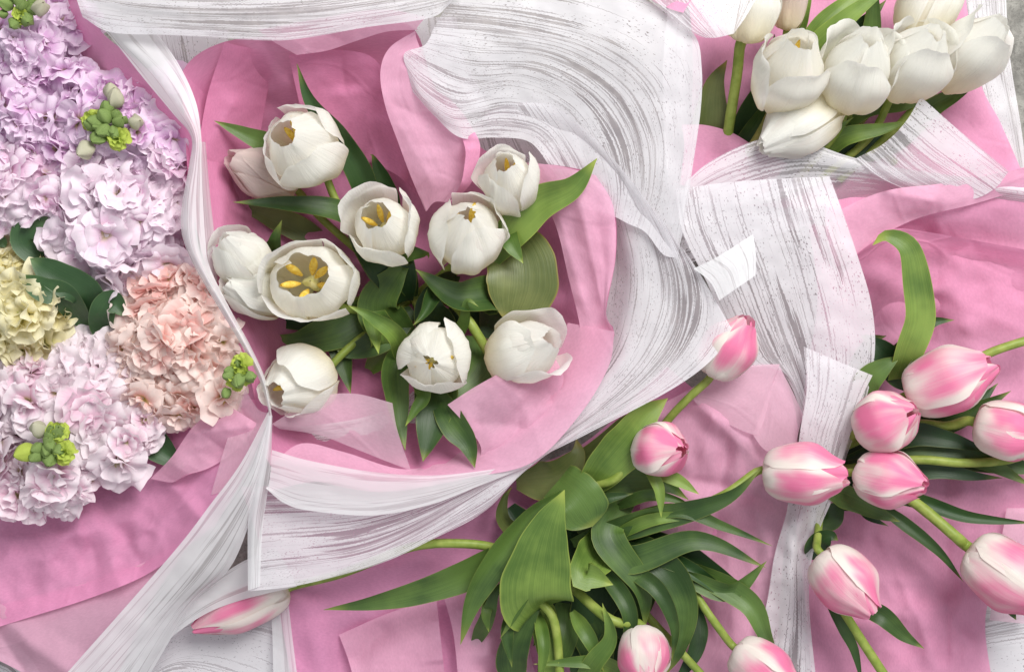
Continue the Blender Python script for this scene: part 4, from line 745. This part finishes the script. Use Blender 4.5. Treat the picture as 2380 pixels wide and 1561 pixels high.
def place(me, name, parent, x, y, z, size, nrm, rnd, tw=None):
    o = bpy.data.objects.new(name, me); COL.objects.link(o); o.parent = parent
    o.location = Wp(x, y, z) - parent.location
    q = Vector(nrm).normalized().to_track_quat('Z', 'Y')
    o.rotation_mode = 'QUATERNION'; o.rotation_quaternion = q @ Matrix.Rotation(rnd.random() * 6.28, 4, 'Z').to_quaternion()
    s = size * S; o.scale = (s, s, s); return o
def stock(label, kind, blobs, size, seed, stem_pts, leaves=(), buds=(), sp=44, cap=92, lime=()):
    rnd = random.Random(seed); root = thing('stock_flower', Wp(*blobs[0][:2], 10), label, 'flower', 'stock flowers in the left bouquet')
    pts = []
    for (cx, cy, rx, ry, zt, dz) in blobs:
        for _ in range(900):
            a = rnd.random() * 6.28; rho = math.sqrt(rnd.random()); x = cx + rx * rho * math.cos(a); y = cy + ry * rho * math.sin(a)
            if x < -60 or y < -60: continue
            if all((x - p[0]) ** 2 + (y - p[1]) ** 2 > sp * sp for p in pts):
                pts.append((x, y, zt - dz * rho ** 2 + rnd.uniform(-22, 16), rho * math.cos(a), -rho * math.sin(a)))
    rnd.shuffle(pts)
    for (x, y, z, nx, ny) in pts[:cap]:
        s = size * rnd.uniform(.62, 1.15)
        place(rnd.choice(FM[kind]), 'floret', root, x, y, z, s, (nx * .8 + rnd.uniform(-.6, .6), ny * .8 + rnd.uniform(-.6, .6), 1), rnd)
    stem(root, stem_pts, 11, 'stem_dark')
    for lf in leaves: leaf(root, **lf)
    for (x, y, z, s, m, nx, ny) in buds: place(rnd.choice(BMs[m]), 'bud', root, x, y, z, s, (nx, ny, .8), rnd)
    for (x, y, z, s) in lime: place(LIME, 'opening_bud', root, x, y, z, s, (rnd.uniform(-.4, .4), rnd.uniform(-.4, .4), 1), rnd)
    return root
def cluster(cx, cy, z, n, spread, size, seed):
    r = random.Random(seed); out = []
    for i in range(n):
        a = r.random() * 6.28; d = spread * math.sqrt(r.random())
        out.append((cx + d * math.cos(a), cy + d * math.sin(a), z + 14 - d * .4, size * r.uniform(.7, 1.25), r.choice(['bud', 'bud', 'bud']), math.cos(a) * .6, -math.sin(a) * .6))
    return out
stock('lilac stock flower cut by the top left corner, with green buds at its tip', 'lilac', [(70, 110, 95, 85, 200, 80), (130, 60, 50, 60, 180, 60)], 56, 101, [(80, 150, 130), (90, 210, 110), (110, 330, 60)], sp=34,
      buds=cluster(40, 20, 226, 12, 36, 30, 1) + [(92, 22, 236, 40, 'palebud', .5, .2)], lime=[(50, 34, 236, 20)])
stock('lilac stock flower with a green bud cluster, upper middle of the left bouquet', 'lilac', [(250, 290, 175, 90, 212, 60), (60, 260, 120, 100, 190, 50), (350, 250, 62, 50, 200, 50), (170, 215, 60, 50, 205, 40), (365, 350, 45, 40, 205, 30)], 60, 102, [(240, 330, 120), (230, 450, 60), (210, 640, 40)], sp=38,
      buds=cluster(254, 290, 246, 14, 34, 30, 2) + [(270, 236, 244, 42, 'palebud', .1, .7), (262, 222, 230, 38, 'palebud', 0, .8), (205, 345, 240, 42, 'palebud', -.4, -.5), (313, 285, 240, 36, 'palebud', .6, 0)], lime=[(212, 280, 250, 24), (275, 322, 252, 26)])
stock('pale pinkish lilac stock flower, widest one in the middle of the left bouquet', 'lilacpale', [(265, 480, 140, 150, 212, 60), (60, 440, 110, 85, 196, 50), (310, 590, 110, 70, 196, 50), (370, 410, 52, 80, 200, 40), (180, 400, 90, 50, 205, 40)], 63, 103, [(290, 520, 110), (250, 700, 50)], sp=40,
      leaves=[l([(150, 640, 90), (110, 600, 150), (60, 560, 176), (80, 520, 180), (120, 525, 178)], 64, 'stockleaf', fold=.3, base=.5, peak=.6, blunt=5, wav=.05), l([(200, 660, 90), (170, 610, 130), (130, 590, 130)], 60, 'stockleaf', blunt=4)])
stock('cream yellow stock flower at the left edge', 'cream', [(50, 700, 108, 125, 210, 100)], 66, 104, [(60, 720, 100), (120, 900, 40)], sp=42,
      leaves=[l([(230, 740, 120), (200, 680, 180), (130, 640, 214), (70, 600, 220)], 72, 'stockleaf', fold=.25, blunt=4), l([(200, 760, 110), (150, 690, 200), (100, 672, 222), (44, 640, 222)], 60, 'stockleaf', fold=.25, blunt=4, base=.3),
              l([(220, 800, 60), (240, 720, 110), (190, 640, 140), (160, 600, 140)], 90, 'stockleaf', blunt=3), l([(-30, 560, 120), (0, 560, 140), (14, 575, 140)], 30, 'stockleaf', blunt=4)])
stock('peach pink stock flower beside the translucent paper rim', 'peach', [(410, 800, 140, 120, 216, 70), (430, 900, 105, 78, 210, 60), (425, 690, 70, 62, 205, 50), (478, 760, 52, 80, 212, 40), (370, 720, 70, 60, 205, 50)], 60, 105, [(420, 820, 110), (330, 960, 40)], sp=37,
      leaves=[l([(260, 800, 90), (240, 740, 160), (262, 700, 180), (292, 735, 180)], 60, 'stockleaf', fold=.4, blunt=4), l([(300, 800, 60), (280, 700, 110), (300, 650, 130), (240, 640, 130)], 80, 'stockleaf', blunt=3)],
      buds=cluster(556, 868, 258, 7, 26, 26, 3) + [(527, 910, 250, 26, 'bud', 0, -.5)], lime=[(560, 850, 262, 26), (545, 872, 262, 24), (566, 876, 262, 20), (552, 890, 258, 18)])
stock('blush white stock flower with lime buds, lowest in the left bouquet', 'blushf', [(140, 950, 160, 120, 212, 70), (105, 1100, 112, 82, 212, 50), (230, 860, 110, 70, 180, 50), (265, 1000, 88, 60, 190, 40), (230, 1055, 55, 45, 195, 30), (50, 1010, 70, 80, 205, 40)], 64, 106, [(130, 980, 110), (260, 1100, 40)], sp=42,
      leaves=[l([(350, 960, 90), (350, 1010, 110), (385, 1050, 118), (430, 1086, 110)], 84, 'stockleaf', fold=.5, base=.6, peak=.3), l([(300, 880, 90), (400, 960, 90), (470, 970, 100)], 60, 'stockleaf'), l([(320, 900, 60), (360, 960, 90), (420, 1000, 90)], 80, 'stockleaf')],
      buds=cluster(110, 1030, 250, 12, 34, 30, 4) + [(70, 1048, 248, 46, 'limebud', -.6, -.2), (95, 1002, 246, 40, 'palebud', -.2, .6)], lime=[(135, 1003, 256, 24), (150, 1050, 256, 26)])
